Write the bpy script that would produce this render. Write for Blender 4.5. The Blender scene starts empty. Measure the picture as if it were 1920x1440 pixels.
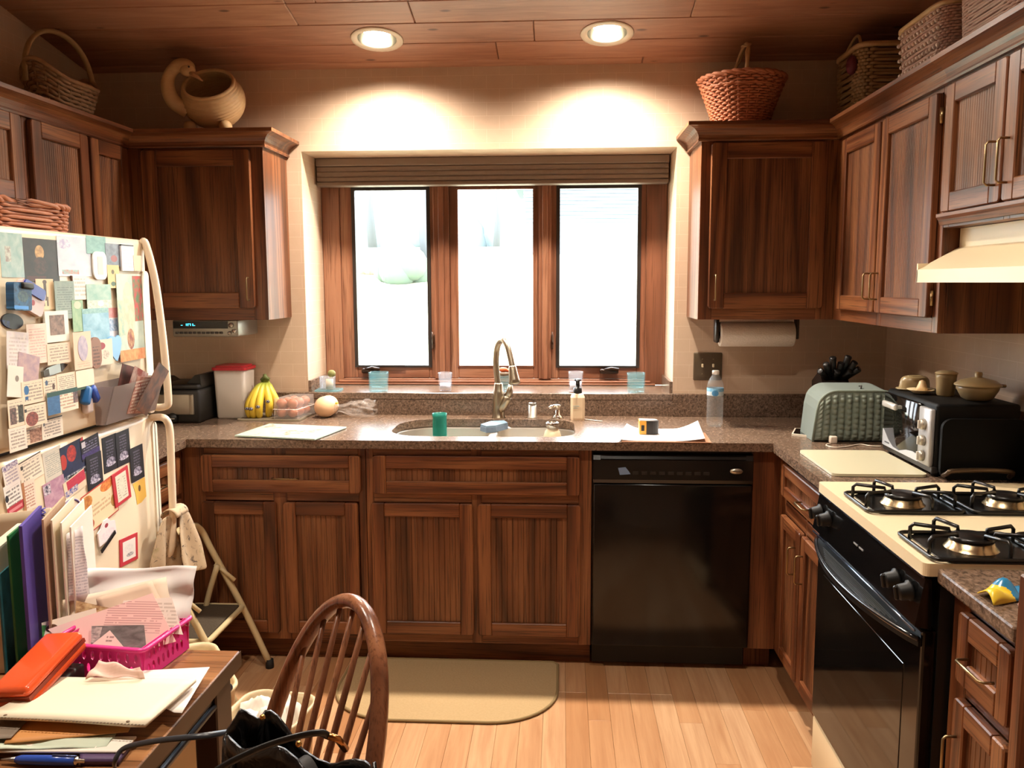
import bpy, bmesh, math, random
from mathutils import Vector, Matrix
random.seed(7)
PI = math.pi
scn = bpy.context.scene
COL = scn.collection

# ------------------------------------------------------------------ camera
CAM = Vector((1.0, -3.801, 1.5096)); YAW, PIT, ROLL, FPX = map(float, (3.332, 6.8054, -0.1975, 1593.27))
def _cam_axes():
    y, p, r = (math.radians(a) for a in (YAW, PIT, ROLL))
    fw = Vector((-math.sin(y)*math.cos(p), math.cos(y)*math.cos(p), -math.sin(p)))
    rt = Vector((math.cos(y), math.sin(y), 0)); up = rt.cross(fw)
    return math.cos(r)*rt + math.sin(r)*up, -math.sin(r)*rt + math.cos(r)*up, fw
RT, UP, FW = _cam_axes()
cd = bpy.data.cameras.new('camera'); cam = bpy.data.objects.new('camera', cd); COL.objects.link(cam)
cam.matrix_world = Matrix(((RT.x, UP.x, -FW.x, CAM.x), (RT.y, UP.y, -FW.y, CAM.y), (RT.z, UP.z, -FW.z, CAM.z), (0, 0, 0, 1)))
cd.sensor_fit = 'HORIZONTAL'; cd.sensor_width = 36; cd.lens = 36*FPX/1920; cd.clip_start = .05; cd.clip_end = 300
scn.camera = cam
def at(u, v, ax, val):
    """the point of the plane ax = val that stands behind photograph pixel (u, v)"""
    d = FW*FPX + RT*(u-960) + UP*(720-v); i = 'xyz'.index(ax)
    return CAM + d*((val-CAM[i])/d[i])

# ------------------------------------------------------------------ world, lights, exposure
EXPO = 0.0
SKY = 20.0
w = bpy.data.worlds.new('world'); scn.world = w; w.use_nodes = True
wn, wl = w.node_tree.nodes, w.node_tree.links
bg = wn['Background']
tcw = wn.new('ShaderNodeTexCoord'); sep = wn.new('ShaderNodeSeparateXYZ'); wl.new(tcw.outputs['Generated'], sep.inputs[0])
rw = wn.new('ShaderNodeValToRGB'); wl.new(sep.outputs['Z'], rw.inputs[0])
rw.color_ramp.elements[0].position = .0; rw.color_ramp.elements[0].color = (.93, .96, 1, 1)
rw.color_ramp.elements[1].position = .6; rw.color_ramp.elements[1].color = (.80, .90, 1, 1)
wl.new(rw.outputs[0], bg.inputs[0]); bg.inputs[1].default_value = SKY
vs = scn.view_settings
vs.view_transform = 'Standard'; vs.look = 'None'; vs.exposure = EXPO; vs.gamma = 1; vs.use_curve_mapping = False
CAN_W = 235.0      # watts of each recessed flood over the sink
CAN2_W = 155.0     # watts of each recessed flood further back in the room
WARM = (1.0, .88, .74)

# ------------------------------------------------------------------ helpers
def S(h):
    h = h.lstrip('#'); c = [int(h[i:i+2], 16)/255 for i in (0, 2, 4)]
    return tuple(x/12.92 if x <= .04045 else ((x+.055)/1.055)**2.4 for x in c)
class NT:
    def __init__(s, name):
        s.m = bpy.data.materials.new(name); s.m.use_nodes = True; s.t = s.m.node_tree
        s.b = s.t.nodes['Principled BSDF']; s.out = s.t.nodes['Material Output']
    def n(s, typ, props=None, **ins):
        nd = s.t.nodes.new('ShaderNode'+typ)
        for k, v in (props or {}).items(): setattr(nd, k, v)
        for k, v in ins.items():
            key = int(k[1:]) if k[0] == 'i' and k[1:].isdigit() else k.replace('_', ' ')
            s.set(nd.inputs[key], v)
        return nd
    def set(s, sock, v):
        if isinstance(v, bpy.types.NodeSocket): s.t.links.new(v, sock)
        elif isinstance(v, bpy.types.Node): s.t.links.new(v.outputs[0], sock)
        elif sock.type == 'RGBA' and len(v) == 3: sock.default_value = (*v, 1)
        else: sock.default_value = v
    def p(s, **k):
        for a, v in k.items(): s.set(s.b.inputs[a.replace('_', ' ')], v)
        return s
    def ramp(s, fac, stops, interp='LINEAR'):
        r = s.t.nodes.new('ShaderNodeValToRGB'); s.set(r.inputs[0], fac); e = r.color_ramp.elements; r.color_ramp.interpolation = interp
        while len(e) < len(stops): e.new(.5)
        for el, (p, c) in zip(e, stops): el.position = p; el.color = (*c, 1)
        return r.outputs[0]
    def mix(s, f, a, b, mode='MIX'):
        m = s.t.nodes.new('ShaderNodeMix'); m.data_type = 'RGBA'; m.blend_type = mode
        s.set(m.inputs[0], f); s.set(m.inputs[6], a); s.set(m.inputs[7], b); return m.outputs[2]
    def math(s, op, a, b=0.0, c=0.0):
        m = s.t.nodes.new('ShaderNodeMath'); m.operation = op
        s.set(m.inputs[0], a); s.set(m.inputs[1], b); s.set(m.inputs[2], c); return m.outputs[0]
    def coord(s, which='Object', scale=(1, 1, 1), jitter=0.0, rot=(0, 0, 0)):
        c = s.n('TexCoord').outputs[which]
        if jitter:
            r = s.n('ObjectInfo').outputs['Random']
            o = s.n('VectorMath', {'operation': 'SCALE'}, i0=(13.1*jitter, 7.7*jitter, 5.3*jitter), Scale=r)
            c = s.n('VectorMath', {'operation': 'ADD'}, i0=c, i1=o.outputs[0]).outputs[0]
        return s.n('Mapping', Vector=c, Scale=scale, Rotation=rot).outputs[0]
    def noise(s, vec, scale=5, detail=3, rough=.5, dist=0):
        return s.n('TexNoise', Vector=vec, Scale=scale, Detail=detail, Roughness=rough, Distortion=dist).outputs[0]
    def bump(s, h, strength=.2, dist=.01):
        s.set(s.b.inputs['Normal'], s.n('Bump', Height=h, Strength=strength, Distance=dist).outputs[0]); return s
_mc = {}
def plain(hexcol, rough=.5, metal=0.0, spec=.5, coat=0.0, emit=None):
    key = (hexcol, rough, metal, spec, coat, emit)
    if key not in _mc:
        a = NT('surface_'+hexcol.lstrip('#')); a.p(Base_Color=S(hexcol), Roughness=rough, Metallic=metal, Coat_Weight=coat)
        a.b.inputs['Specular IOR Level'].default_value = spec
        if emit: a.p(Emission_Color=S(hexcol), Emission_Strength=emit)
        _mc[key] = a.m
    return _mc[key]
def gloss_noise(hexcol, hex2, scale=30, rough=.5, bump=.1, stretch=(1, 1, 1), **k):
    a = NT('mottled_'+hexcol.lstrip('#')); v = a.coord('Object', stretch)
    f = a.noise(v, scale, 4); a.p(Base_Color=a.mix(f, S(hexcol), S(hex2)), Roughness=rough, **k)
    if bump: a.bump(f, bump, .004)
    return a.m

def oak(name, dark, mid, light, axis, rough=.38, ring=5.0):
    """open-grained oak with cathedral figure; the grain runs along the given axis"""
    a = NT(name); sc = [1.0]*3; sc['xyz'.index(axis)] = .07
    v = a.coord('Object', tuple(sc), 1.0)
    warp = a.noise(v, 3.2, 2, .5)
    band = a.math('FRACT', a.math('MULTIPLY', warp, ring*2.4))
    band = a.math('ABSOLUTE', a.math('SUBTRACT', a.math('MULTIPLY', band, 2.0), 1.0))
    sc2 = [1.0]*3; sc2['xyz'.index(axis)] = .022
    pore = a.noise(a.coord('Object', tuple(sc2), 1.0), 210, 3, .6)
    tone = a.noise(a.coord('Object', (1, 1, 1), 1.0), 2.2, 2)
    f = a.math('ADD', a.math('MULTIPLY', band, .5), a.math('MULTIPLY', tone, .5))
    c = a.ramp(f, [(.12, S(dark)), (.45, S(mid)), (.85, S(light))])
    c = a.mix(a.ramp(pore, [(.5, (0, 0, 0)), (.68, (.8, .8, .8))]), c, S(dark))
    a.p(Base_Color=c, Roughness=rough, Coat_Weight=.12, Coat_Roughness=.25, Specular_IOR_Level=.35)
    return a.bump(pore, .12, .002).m

class MB:
    """collects shapes into one mesh; build() links it as ONE object"""
    def __init__(s): s.bm = bmesh.new(); s.mi = 0
    def _new(s, verts, faces, smooth=False):
        vs_ = [s.bm.verts.new(v) for v in verts]; out = []
        for f in faces:
            try:
                fc = s.bm.faces.new([vs_[i] for i in f]); fc.material_index = s.mi; fc.smooth = smooth; out.append(fc)
            except ValueError: pass
        return vs_, out
    def add(s, other_bm, M=None, smooth=None):
        other_bm.verts.ensure_lookup_table(); other_bm.verts.index_update()
        vs_ = [s.bm.verts.new((M @ v.co) if M else v.co) for v in other_bm.verts]
        for f in other_bm.faces:
            try:
                fc = s.bm.faces.new([vs_[v.index] for v in f.verts]); fc.material_index = s.mi
                fc.smooth = f.smooth if smooth is None else smooth
            except ValueError: pass
        other_bm.free(); return s
    def box(s, x0, x1, y0, y1, z0, z1, bev=0.0, seg=1, M=None):
        b = bmesh.new(); bmesh.ops.create_cube(b, size=1)
        for v in b.verts: v.co = Vector(((x0+x1)/2+v.co.x*(x1-x0), (y0+y1)/2+v.co.y*(y1-y0), (z0+z1)/2+v.co.z*(z1-z0)))
        if bev: bmesh.ops.bevel(b, geom=list(b.edges), offset=bev, segments=seg, affect='EDGES', profile=.5)
        return s.add(b, M, smooth=False)
    def rbox(s, x0, x1, y0, y1, z0, z1, bev, seg=3, M=None):
        b = bmesh.new(); bmesh.ops.create_cube(b, size=1)
        for v in b.verts: v.co = Vector(((x0+x1)/2+v.co.x*(x1-x0), (y0+y1)/2+v.co.y*(y1-y0), (z0+z1)/2+v.co.z*(z1-z0)))
        bmesh.ops.bevel(b, geom=list(b.edges), offset=bev, segments=seg, affect='EDGES', profile=.5)
        return s.add(b, M, smooth=True)
    def tube(s, pts, r, n=8, closed=False, caps=True, flat=None, up=None):
        pts = [Vector(p) for p in pts]; N = len(pts); rs = r if isinstance(r, (list, tuple)) else [r]*N
        T = []
        for i in range(N):
            a = pts[(i-1) % N] if (closed or i > 0) else pts[i]; b = pts[(i+1) % N] if (closed or i < N-1) else pts[i]
            T.append((b-a).normalized())
        u = Vector(up) if up else (Vector((0, 0, 1)) if abs(T[0].z) < .9 else Vector((1, 0, 0)))
        verts = []
        for i in range(N):
            u = (u - T[i]*u.dot(T[i])); u = u.normalized() if u.length > 1e-6 else T[i].orthogonal().normalized()
            v = T[i].cross(u)
            for k in range(n):
                th = 2*PI*k/n; fx = flat or 1.0
                verts.append(pts[i] + (u*math.cos(th)*fx + v*math.sin(th))*rs[i])
        faces = []
        for i in range(N if closed else N-1):
            j = (i+1) % N
            for k in range(n): faces.append((i*n+k, i*n+(k+1) % n, j*n+(k+1) % n, j*n+k))
        if caps and not closed: faces += [tuple(range(n))[::-1], tuple(range((N-1)*n, N*n))]
        s._new(verts, faces, True); return s
    def lathe(s, prof, c=(0, 0, 0), n=28, M=None, cap=True, sx=1.0, sy=1.0):
        c = Vector(c); verts = []; faces = []
        for r, z in prof:
            for k in range(n):
                th = 2*PI*k/n; p = c + Vector((r*math.cos(th)*sx, r*math.sin(th)*sy, z)); verts.append(M @ p if M else p)
        m = len(prof)
        for i in range(m-1):
            for k in range(n): faces.append((i*n+k, i*n+(k+1) % n, (i+1)*n+(k+1) % n, (i+1)*n+k))
        if cap:
            if prof[0][0] > 1e-5: faces.append(tuple(range(n))[::-1])
            if prof[-1][0] > 1e-5: faces.append(tuple(range((m-1)*n, m*n)))
        s._new(verts, faces, True); return s
    def prism(s, poly, ax, a, b, smooth=False, M=None):
        """polygon extruded along an axis; poly holds the two other coordinates in xyz order"""
        n = len(poly); i = 'xyz'.index(ax)
        def P(p, t): q = list(p); q.insert(i, t); q = Vector(q); return M @ q if M else q
        verts = [P(p, a) for p in poly] + [P(p, b) for p in poly]
        faces = [tuple(range(n))[::-1], tuple(range(n, 2*n))] + [(k, (k+1) % n, n+(k+1) % n, n+k) for k in range(n)]
        s._new(verts, faces, smooth); return s
    def bprism(s, poly, ax, a, b, bev=.003):
        t = MB(); t.prism(poly, ax, a, b); bmesh.ops.recalc_face_normals(t.bm, faces=list(t.bm.faces))
        bmesh.ops.bevel(t.bm, geom=list(t.bm.edges), offset=bev, segments=1, affect='EDGES'); return s.add(t.bm, smooth=False)
    def plate(s, outer, holes, z0, z1):
        """flat slab with holes, outline in XY"""
        b = bmesh.new()
        def loop(pts):
            vv = [b.verts.new((x, y, z1)) for x, y in pts]
            return [b.edges.new((vv[i], vv[(i+1) % len(vv)])) for i in range(len(vv))]
        E = loop(outer)
        for h in holes: E += loop(h)
        bmesh.ops.triangle_fill(b, use_beauty=True, use_dissolve=False, edges=E, normal=(0, 0, 1))
        top = list(b.faces); r = bmesh.ops.extrude_face_region(b, geom=top)
        for g in r['geom']:
            if isinstance(g, bmesh.types.BMVert): g.co.z = z0
        return s.add(b, smooth=False)
    def sweep(s, path, prof, closed=False):
        """profile (out, z) swept along an XY path, mitred; out points to the right of travel"""
        N = len(path); P = [Vector((p[0], p[1])) for p in path]; verts = []; m = len(prof)
        for i in range(N):
            d0 = (P[i]-P[i-1]).normalized() if (i > 0 or closed) else None
            d1 = (P[(i+1) % N]-P[i]).normalized() if (i < N-1 or closed) else None
            d0 = d0 or d1; d1 = d1 or d0
            n0 = Vector((d0.y, -d0.x)); n1 = Vector((d1.y, -d1.x)); nn = (n0+n1).normalized(); k = 1/max(.3, nn.dot(n0))
            for o, z in prof: q = P[i]+nn*o*k; verts.append((q.x, q.y, z))
        faces = []
        for i in range(N if closed else N-1):
            j = (i+1) % N
            for k in range(m): faces.append((i*m+k, i*m+(k+1) % m, j*m+(k+1) % m, j*m+k))
        if not closed: faces += [tuple(range(m))[::-1], tuple(range((N-1)*m, N*m))]
        s._new(verts, faces, False); return s
    def grid(s, nu, nv, fn, smooth=True, closed_u=False):
        verts = [fn(i/(nu if closed_u else nu-1), j/(nv-1)) for j in range(nv) for i in range(nu)]
        faces = []
        for j in range(nv-1):
            for i in range(nu if closed_u else nu-1):
                k = (i+1) % nu; faces.append((j*nu+i, j*nu+k, (j+1)*nu+k, (j+1)*nu+i))
        s._new(verts, faces, smooth); return s
    def ball(s, c, r, M=None, seg=16, rings=10, scale=(1, 1, 1)):
        b = bmesh.new(); bmesh.ops.create_uvsphere(b, u_segments=seg, v_segments=rings, radius=r)
        for v in b.verts: v.co = Vector((v.co.x*scale[0], v.co.y*scale[1], v.co.z*scale[2]))
        T = Matrix.Translation(Vector(c)) @ (M or Matrix())
        return s.add(b, T, smooth=True)
    def build(s, name, mats, parent=None, thick=0.0, sub=0, keep=False):
        bm = s.bm
        if not isinstance(mats, (list, tuple)): mats = [mats]
        bmesh.ops.recalc_face_normals(bm, faces=list(bm.faces))
        off = Vector((0, 0, 0)); q = parent
        while q is not None: off += q.location; q = q.parent
        loc = Vector((0, 0, 0))
        if parent is None and not keep and bm.verts:
            xs = [v.co for v in bm.verts]
            loc = Vector(((min(v.x for v in xs)+max(v.x for v in xs))/2, (min(v.y for v in xs)+max(v.y for v in xs))/2, min(v.z for v in xs)))
            off = loc
        for v in bm.verts: v.co -= off
        me = bpy.data.meshes.new(name); bm.to_mesh(me); bm.free()
        for m in mats: me.materials.append(m)
        o = bpy.data.objects.new(name, me); COL.objects.link(o); o.location = loc
        if parent is not None: o.parent = parent
        if thick:
            md = o.modifiers.new('thickness', 'SOLIDIFY'); md.thickness = thick; md.offset = 0
        if sub:
            md = o.modifiers.new('smooth', 'SUBSURF'); md.levels = sub; md.render_levels = sub
        return o
def tag(o, label=None, cat=None, group=None, kind=None):
    if label: o['label'] = label
    if cat: o['category'] = cat
    if group: o['group'] = group
    if kind: o['kind'] = kind
    return o
def thing(name, label, cat, loc=(0, 0, 0), group=None):
    o = bpy.data.objects.new(name, None); COL.objects.link(o); o.location = loc; o.empty_display_size = .05
    return tag(o, label, cat, group)
def struct(o, label=None): return tag(o, label, None, None, 'structure')
def rrect(x0, x1, y0, y1, r, n=6):
    out = []
    rs = r if isinstance(r, (list, tuple)) else [r]*4
    for (cx, cy, a0), q in zip(((x1-rs[0], y1-rs[0], 0), (x0+rs[1], y1-rs[1], 90), (x0+rs[2], y0+rs[2], 180), (x1-rs[3], y0+rs[3], 270)), rs):
        for k in range(n+1):
            a = math.radians(a0+90*k/n); out.append((cx+q*math.cos(a), cy+q*math.sin(a)))
    return out
def arc(c, r, a0, a1, n, plane='xz'):
    o = []
    for k in range(n+1):
        a = math.radians(a0+(a1-a0)*k/n); p = [0, 0, 0]; i, j = 'xyz'.index(plane[0]), 'xyz'.index(plane[1])
        p[i] = r*math.cos(a); p[j] = r*math.sin(a); o.append(Vector(c)+Vector(p))
    return o
def spline(pts, n=6):
    """smooth curve through points (Catmull-Rom)"""
    P = [Vector(p) for p in pts]; P = [P[0]*2-P[1]]+P+[P[-1]*2-P[-2]]; out = []
    for i in range(1, len(P)-2):
        for k in range(n):
            t = k/n; a, b, c, d = P[i-1], P[i], P[i+1], P[i+2]
            out.append(.5*((2*b)+(c-a)*t+(2*a-5*b+4*c-d)*t*t+(3*b-a-3*c+d)*t**3))
    out.append(P[-2]); return out
def face_dir(o, loc, deg): o.location = loc; o.rotation_euler = (0, 0, math.radians(deg)); return o
# ------------------------------------------------------------------ materials of the room
OAKX = oak('dark_oak_across', '#331a0e', '#6f3f24', '#8e5c38', 'x')
OAKZ = oak('dark_oak_upright', '#331a0e', '#6f3f24', '#8e5c38', 'z')
OAKY = oak('dark_oak_depth', '#331a0e', '#6f3f24', '#8e5c38', 'y')
BEAD = oak('beadboard_oak', '#321b0e', '#673d23', '#845636', 'z', ring=4.0)
WINX = oak('window_wood_across', '#5e3a28', '#8f5e46', '#a87a5e', 'x', .3, 3.0)
WINZ = oak('window_wood_upright', '#5e3a28', '#8f5e46', '#a87a5e', 'z', .3, 3.0)
def make_floor():
    a = NT('maple_strip'); v = a.coord('Object', (14, .8, 14), 1.0)
    g = a.noise(v, 3.0, 5, .6, .6); fine = a.noise(a.coord('Object', (90, 2.5, 90), 1.0), 4, 2)
    r = a.n('ObjectInfo').outputs['Random']
    c = a.ramp(r, [(0, S('#b58459')), (.25, S('#c3946a')), (.55, S('#cba077')), (.85, S('#d4ad86')), (1, S('#be8d62'))])
    c = a.mix(a.ramp(g, [(.35, (0, 0, 0)), (.75, (.55, .55, .55))]), c, S('#96603a'))
    c = a.mix(a.math('MULTIPLY', fine, .22), c, S('#8a5632'))
    a.p(Base_Color=c, Roughness=.36, Coat_Weight=.15, Coat_Roughness=.3); return a.m
def make_cedar():
    a = NT('cedar_plank'); v = a.coord('Object', (.9, 9, 9), 1.0)
    g = a.noise(v, 4.0, 5, .6, .8); r = a.n('ObjectInfo').outputs['Random']
    c = a.ramp(a.math('ADD', a.math('MULTIPLY', g, .7), a.math('MULTIPLY', r, .3)), [(.25, S('#7d513c')), (.5, S('#9c6c52')), (.8, S('#b3866a'))])
    vor = a.n('TexVoronoi', {'feature': 'F1'}, Vector=a.coord('Object', (3.2, 8, 1), 1.0), Scale=1.5)
    k = a.ramp(vor.outputs['Distance'], [(.0, (1, 1, 1)), (.07, (.9, .9, .9)), (.13, (0, 0, 0))])
    c = a.mix(a.math('MULTIPLY', k, .85), c, S('#3a1a0e'))
    a.p(Base_Color=c, Roughness=.45); return a.bump(g, .08, .003).m
def make_wallpaper():
    a = NT('tile_print_wallpaper')
    c = a.n('TexCoord').outputs['Object']
    sx = a.n('SeparateXYZ', Vector=c); h = a.math('ADD', sx.outputs[0], sx.outputs[1])
    v = a.n('CombineXYZ', X=h, Y=sx.outputs[2]).outputs[0]
    b = a.n('TexBrick', {'offset': .5}, Vector=v, Scale=1.0, Mortar_Size=.0012, Mortar_Smooth=.8, Brick_Width=.112, Row_Height=.0572)
    n1 = a.noise(a.coord('Object', (1, 1, 1)), 16, 4); n2 = a.noise(a.coord('Object', (1, 1, 6)), 150, 2)
    base = a.mix(n1, S('#c4a98e'), S('#d5bba1')); base = a.mix(a.math('MULTIPLY', n2, .3), base, S('#b4977d'))
    c2 = a.mix(b.outputs['Fac'], base, S('#d9c3a9'))
    a.p(Base_Color=c2, Roughness=.6); return a.m
def make_granite():
    a = NT('brown_granite'); v = a.coord('Object')
    vo = a.n('TexVoronoi', Vector=a.coord('Object', (1, .45, 1)), Scale=190)
    n1 = a.noise(v, 95, 4, .65, .6); n2 = a.noise(v, 8, 3)
    c = a.ramp(n1, [(.3, S('#2a201a')), (.45, S('#57463a')), (.58, S('#7e6858')), (.75, S('#a48c7a'))])
    c = a.mix(.3, c, a.ramp(vo.outputs['Color'], [(.2, S('#3a2a22')), (.7, S('#a0826c'))])); c = a.mix(a.math('MULTIPLY', n2, .35), c, S('#64523f'))
    a.p(Base_Color=c, Roughness=.25); return a.m
FLOORM, CEDAR, PAPER, GRAN = make_floor(), make_cedar(), make_wallpaper(), make_granite()
ALMOND = plain('#ead9bd', .32); CREAM = plain('#e6d3ae', .35); BLACK = plain('#0b0a09', .22); BLACKM = plain('#15130f', .5)
STEEL = plain('#cfc8bc', .42, .9); NICKEL = plain('#a89c88', .3, 1.0); BRASSP = plain('#b39a72', .3, 1.0); WHITE = plain('#e9e6df', .5)
def glassy(name, tint, rough=.02, body=.0):
    a = NT(name); a.p(Base_Color=S(tint), Roughness=rough, Transmission_Weight=1.0-body, IOR=1.45); return a.m
def pane_mat():
    a = NT('window_glass'); t = a.n('BsdfTransparent', Color=(.98, 1, 1)); g = a.n('BsdfGlossy', Color=(1, 1, 1), Roughness=.02)
    m = a.n('MixShader', i0=.05, i1=t, i2=g); a.set(a.out.inputs[0], m); return a.m
PANE = pane_mat()
def film_mat(name, tint, opac, rough=.12, through=None):
    a = NT(name); t = a.n('BsdfTransparent', Color=through or tint); g = a.n('BsdfPrincipled', Base_Color=tint, Roughness=rough)
    m = a.n('MixShader', i0=opac, i1=t, i2=g); a.set(a.out.inputs[0], m); return a.m

# ------------------------------------------------------------------ floor
XL, XR, YR = -1.10, 2.42, -5.4
m = MB(); m.box(XL-.1, XR+.1, YR, .1, -.06, -.014)
floor = struct(m.build('floor', plain('#5b3a22', .7), keep=True))
PW = .0785; rng = random.Random(3)
nrow = int((XR-XL)/PW)+1
for i in range(nrow):
    x0 = XL+i*PW; y = -.02 - rng.random()*.5
    y1 = -.0
    while y1 > -4.2:
        ln = rng.choice((.35, .55, .8, 1.0, 1.25)); y0 = max(y1-ln, YR)
        if y1 > -3.3:
            m = MB(); m.box(x0+.0003, min(x0+PW-.0003, XR), y0+.0003, y1-.0003, -.014, 0, .0007)
            o = m.build('floor_board', FLOORM, floor)
            c = Vector((x0+PW/2, (y0+y1)/2, 0))
            for v in o.data.vertices: v.co -= c
            o.location = c
        y1 = y0
m = MB()
for i in range(nrow): m.box(XL+i*PW+.0006, min(XL+(i+1)*PW-.0006, XR), YR, y1-.2 if False else -4.6, -.014, 0)
tag(m.build('floor_boards', FLOORM, floor), kind='stuff')

# ------------------------------------------------------------------ sloped cedar ceiling
SL = math.atan(.181); ZC = 2.439
CM = Matrix(((1, 0, 0, 0), (0, math.cos(SL), math.sin(SL), 0), (0, -math.sin(SL), math.cos(SL), ZC), (0, 0, 0, 1)))   # local y runs down the slope towards the window wall
def ceil_z(y): return ZC-.181*y
m = MB(); m.box(XL-.1, XR+.1, -5.6, .3, .016, .07, M=CM); ceiling = struct(m.build('ceiling', plain('#4a2a1a', .8), keep=True))
seams = [.30, -.061, -.222, -.390]
while seams[-1] > -5.4: seams.append(seams[-1]-.166)
joints = {0: [1.34], 1: [.73], 2: [-1.0, .888], 3: [-.03, .43, 1.487]}
planks = []
for i in range(len(seams)-1):
    js = joints.get(i) or sorted(rng.uniform(XL+.3, XR-.3) for _ in range(2))
    xs = [XL-.02]+js+[XR+.02]; ya, yb = seams[i+1]/math.cos(SL), seams[i]/math.cos(SL)
    for a_, b_ in zip(xs, xs[1:]):
        m = MB(); m.box(a_+.001, b_-.001, ya+.0015, yb-.0015, 0, .015, .003, M=CM)
        o = m.build('ceiling_plank', CEDAR, ceiling); c = CM @ Vector(((a_+b_)/2, (ya+yb)/2, 0))
        for v in o.data.vertices: v.co -= c
        o.location = c; planks.append((i, a_, b_, o))
CANS = [(.253, -.266), (1.177, -.276), (.05, -2.2), (1.3, -2.2)]
def cut_holes():
    for cx, cy in CANS:
        b = bmesh.new(); bmesh.ops.create_cone(b, cap_ends=True, segments=32, radius1=.088, radius2=.088, depth=.6)
        me = bpy.data.meshes.new('cutter'); b.to_mesh(me); b.free(); cu = bpy.data.objects.new('cutter', me); COL.objects.link(cu)
        cu.matrix_world = Matrix.Translation((cx, cy, ceil_z(cy))) @ Matrix.Rotation(-SL, 4, 'X')
        hit = [o for (i, a_, b_, o) in planks if a_ < cx+.1 and b_ > cx-.1 and seams[i+1] < cy+.1 and seams[i] > cy-.1]+[ceiling]
        for o in hit:
            md = o.modifiers.new('b', 'BOOLEAN'); md.object = cu; md.operation = 'DIFFERENCE'; md.solver = 'EXACT'
        dg = bpy.context.evaluated_depsgraph_get()
        for o in hit:
            nm = bpy.data.meshes.new_from_object(o.evaluated_get(dg)); o.modifiers.clear(); o.data = nm
        bpy.data.objects.remove(cu, do_unlink=True)
cut_holes()
LENS = plain('#fff1d8', .4, emit=14.0); TRIM = plain('#e8ddc8', .35); BAFFLE = plain('#8f8a7c', .28, 1.0)
for k, (cx, cy) in enumerate(CANS):
    lab = ('round recessed ceiling light above the left window pane', 'round recessed ceiling light above the right window pane', 'recessed ceiling light over the desk, out of frame', 'recessed ceiling light over the aisle, out of frame')[k]
    t = thing('recessed_light', lab, 'ceiling light', group='recessed lights in the cedar ceiling')
    m = MB(); m.lathe([(.078, .002), (.084, -.006), (.104, -.004), (.107, .0), (.078, .004)], cap=False); m.build('trim_ring', TRIM, t)
    m = MB(); m.lathe([(.0781, .0), (.076, .02), (.074, .06), (.0735, .1), (.0, .105)], cap=False); m.build('baffle', BAFFLE, t)
    m = MB(); m.lathe([(.0, .016), (.03, .014), (.05, .02), (.056, .03), (.05, .06), (.03, .09), (0, .1)], cap=False); m.build('bulb', LENS, t)
    t.location = (cx, cy, ceil_z(cy)-.0005); t.rotation_euler = (-SL, 0, 0)
    ld = bpy.data.lights.new('flood', 'SPOT'); ld.energy = CAN_W if k < 2 else CAN2_W; ld.color = WARM; ld.spot_size = math.radians(158); ld.spot_blend = 1.0; ld.shadow_soft_size = .045
    lo = bpy.data.objects.new('flood_lamp', ld); COL.objects.link(lo); lo.parent = t; lo.location = (0, 0, .006)

# ------------------------------------------------------------------ walls
WX0, WX1, WZ0, WZ1, WD = -.155, 1.497, 1.016, 2.09, .46
m = MB()
m.box(XL-.1, WX0, 0, WD, -.02, 2.6); m.box(WX1, XR+.1, 0, WD, -.02, 2.6); m.box(WX0, WX1, 0, WD, -.02, WZ0-.03); m.box(WX0, WX1, 0, WD, WZ1, 2.6)
struct(m.build('wall_back', PAPER, keep=True))
m = MB(); m.box(XL-.1, XL, YR, 0, -.02, 3.5); struct(m.build('wall_left', PAPER, keep=True))
m = MB(); m.box(XR, XR+.1, YR, 0, -.02, 3.5); struct(m.build('wall_right', PAPER, keep=True))
m = MB(); m.box(XL-.1, XR+.1, YR-.1, YR, -.02, 3.6); struct(m.build('wall_rear', plain('#b49a80', .7), keep=True))
# stone sill of the window recess with short upstands at its ends
m = MB(); m.box(WX0+.001, WX1-.001, -.022, .298, WZ0-.029, WZ0, .002); m.box(WX0+.001, WX0+.014, -.0, .298, WZ0, WZ0+.052); m.box(WX1-.014, WX1-.001, 0, .298, WZ0, WZ0+.052)
struct(m.build('trim_1', GRAN))

# ------------------------------------------------------------------ window
win = struct(thing('window_1', None, None, ((WX0+WX1)/2, .35, WZ0)))
FY0, FY1 = .30, .42
m = MB()
m.mi = 1; m.box(WX0+.001, -.069, FY0, FY1, WZ0+.001, WZ1-.001, .003); m.box(1.40, WX1-.001, FY0, FY1, WZ0+.001, WZ1-.001, .003)
m.mi = 0; m.box(-.069, 1.40, FY0, FY1, 1.99, WZ1-.001, .003); m.box(-.069, 1.40, FY0, FY1, WZ0+.001, 1.045, .003)
m.box(-.11, 1.45, .262, FY0, WZ0+.001, 1.026, .004, 2); m.box(-.09, 1.43, .28, FY0, 1.026, 1.038, .004)
m.build('frame', [WINX, WINZ], win)
for x0, x1 in ((.3855, .462), (.891, .951)):
    m = MB(); m.box(x0, x1, FY0-.006, FY1, 1.045, 1.99, .003); xm = (x0+x1)/2; m.box(xm-.013, xm+.013, FY0-.016, FY0-.006, 1.045, 1.99, .003); m.build('mullion', WINZ, win)
DARKG = plain('#2b2420', .4)
sashes = [(-.069, .3855, .0056, .352, True), (.462, .891, .504, .863, False), (.951, 1.40, .992, 1.359, True)]
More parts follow.
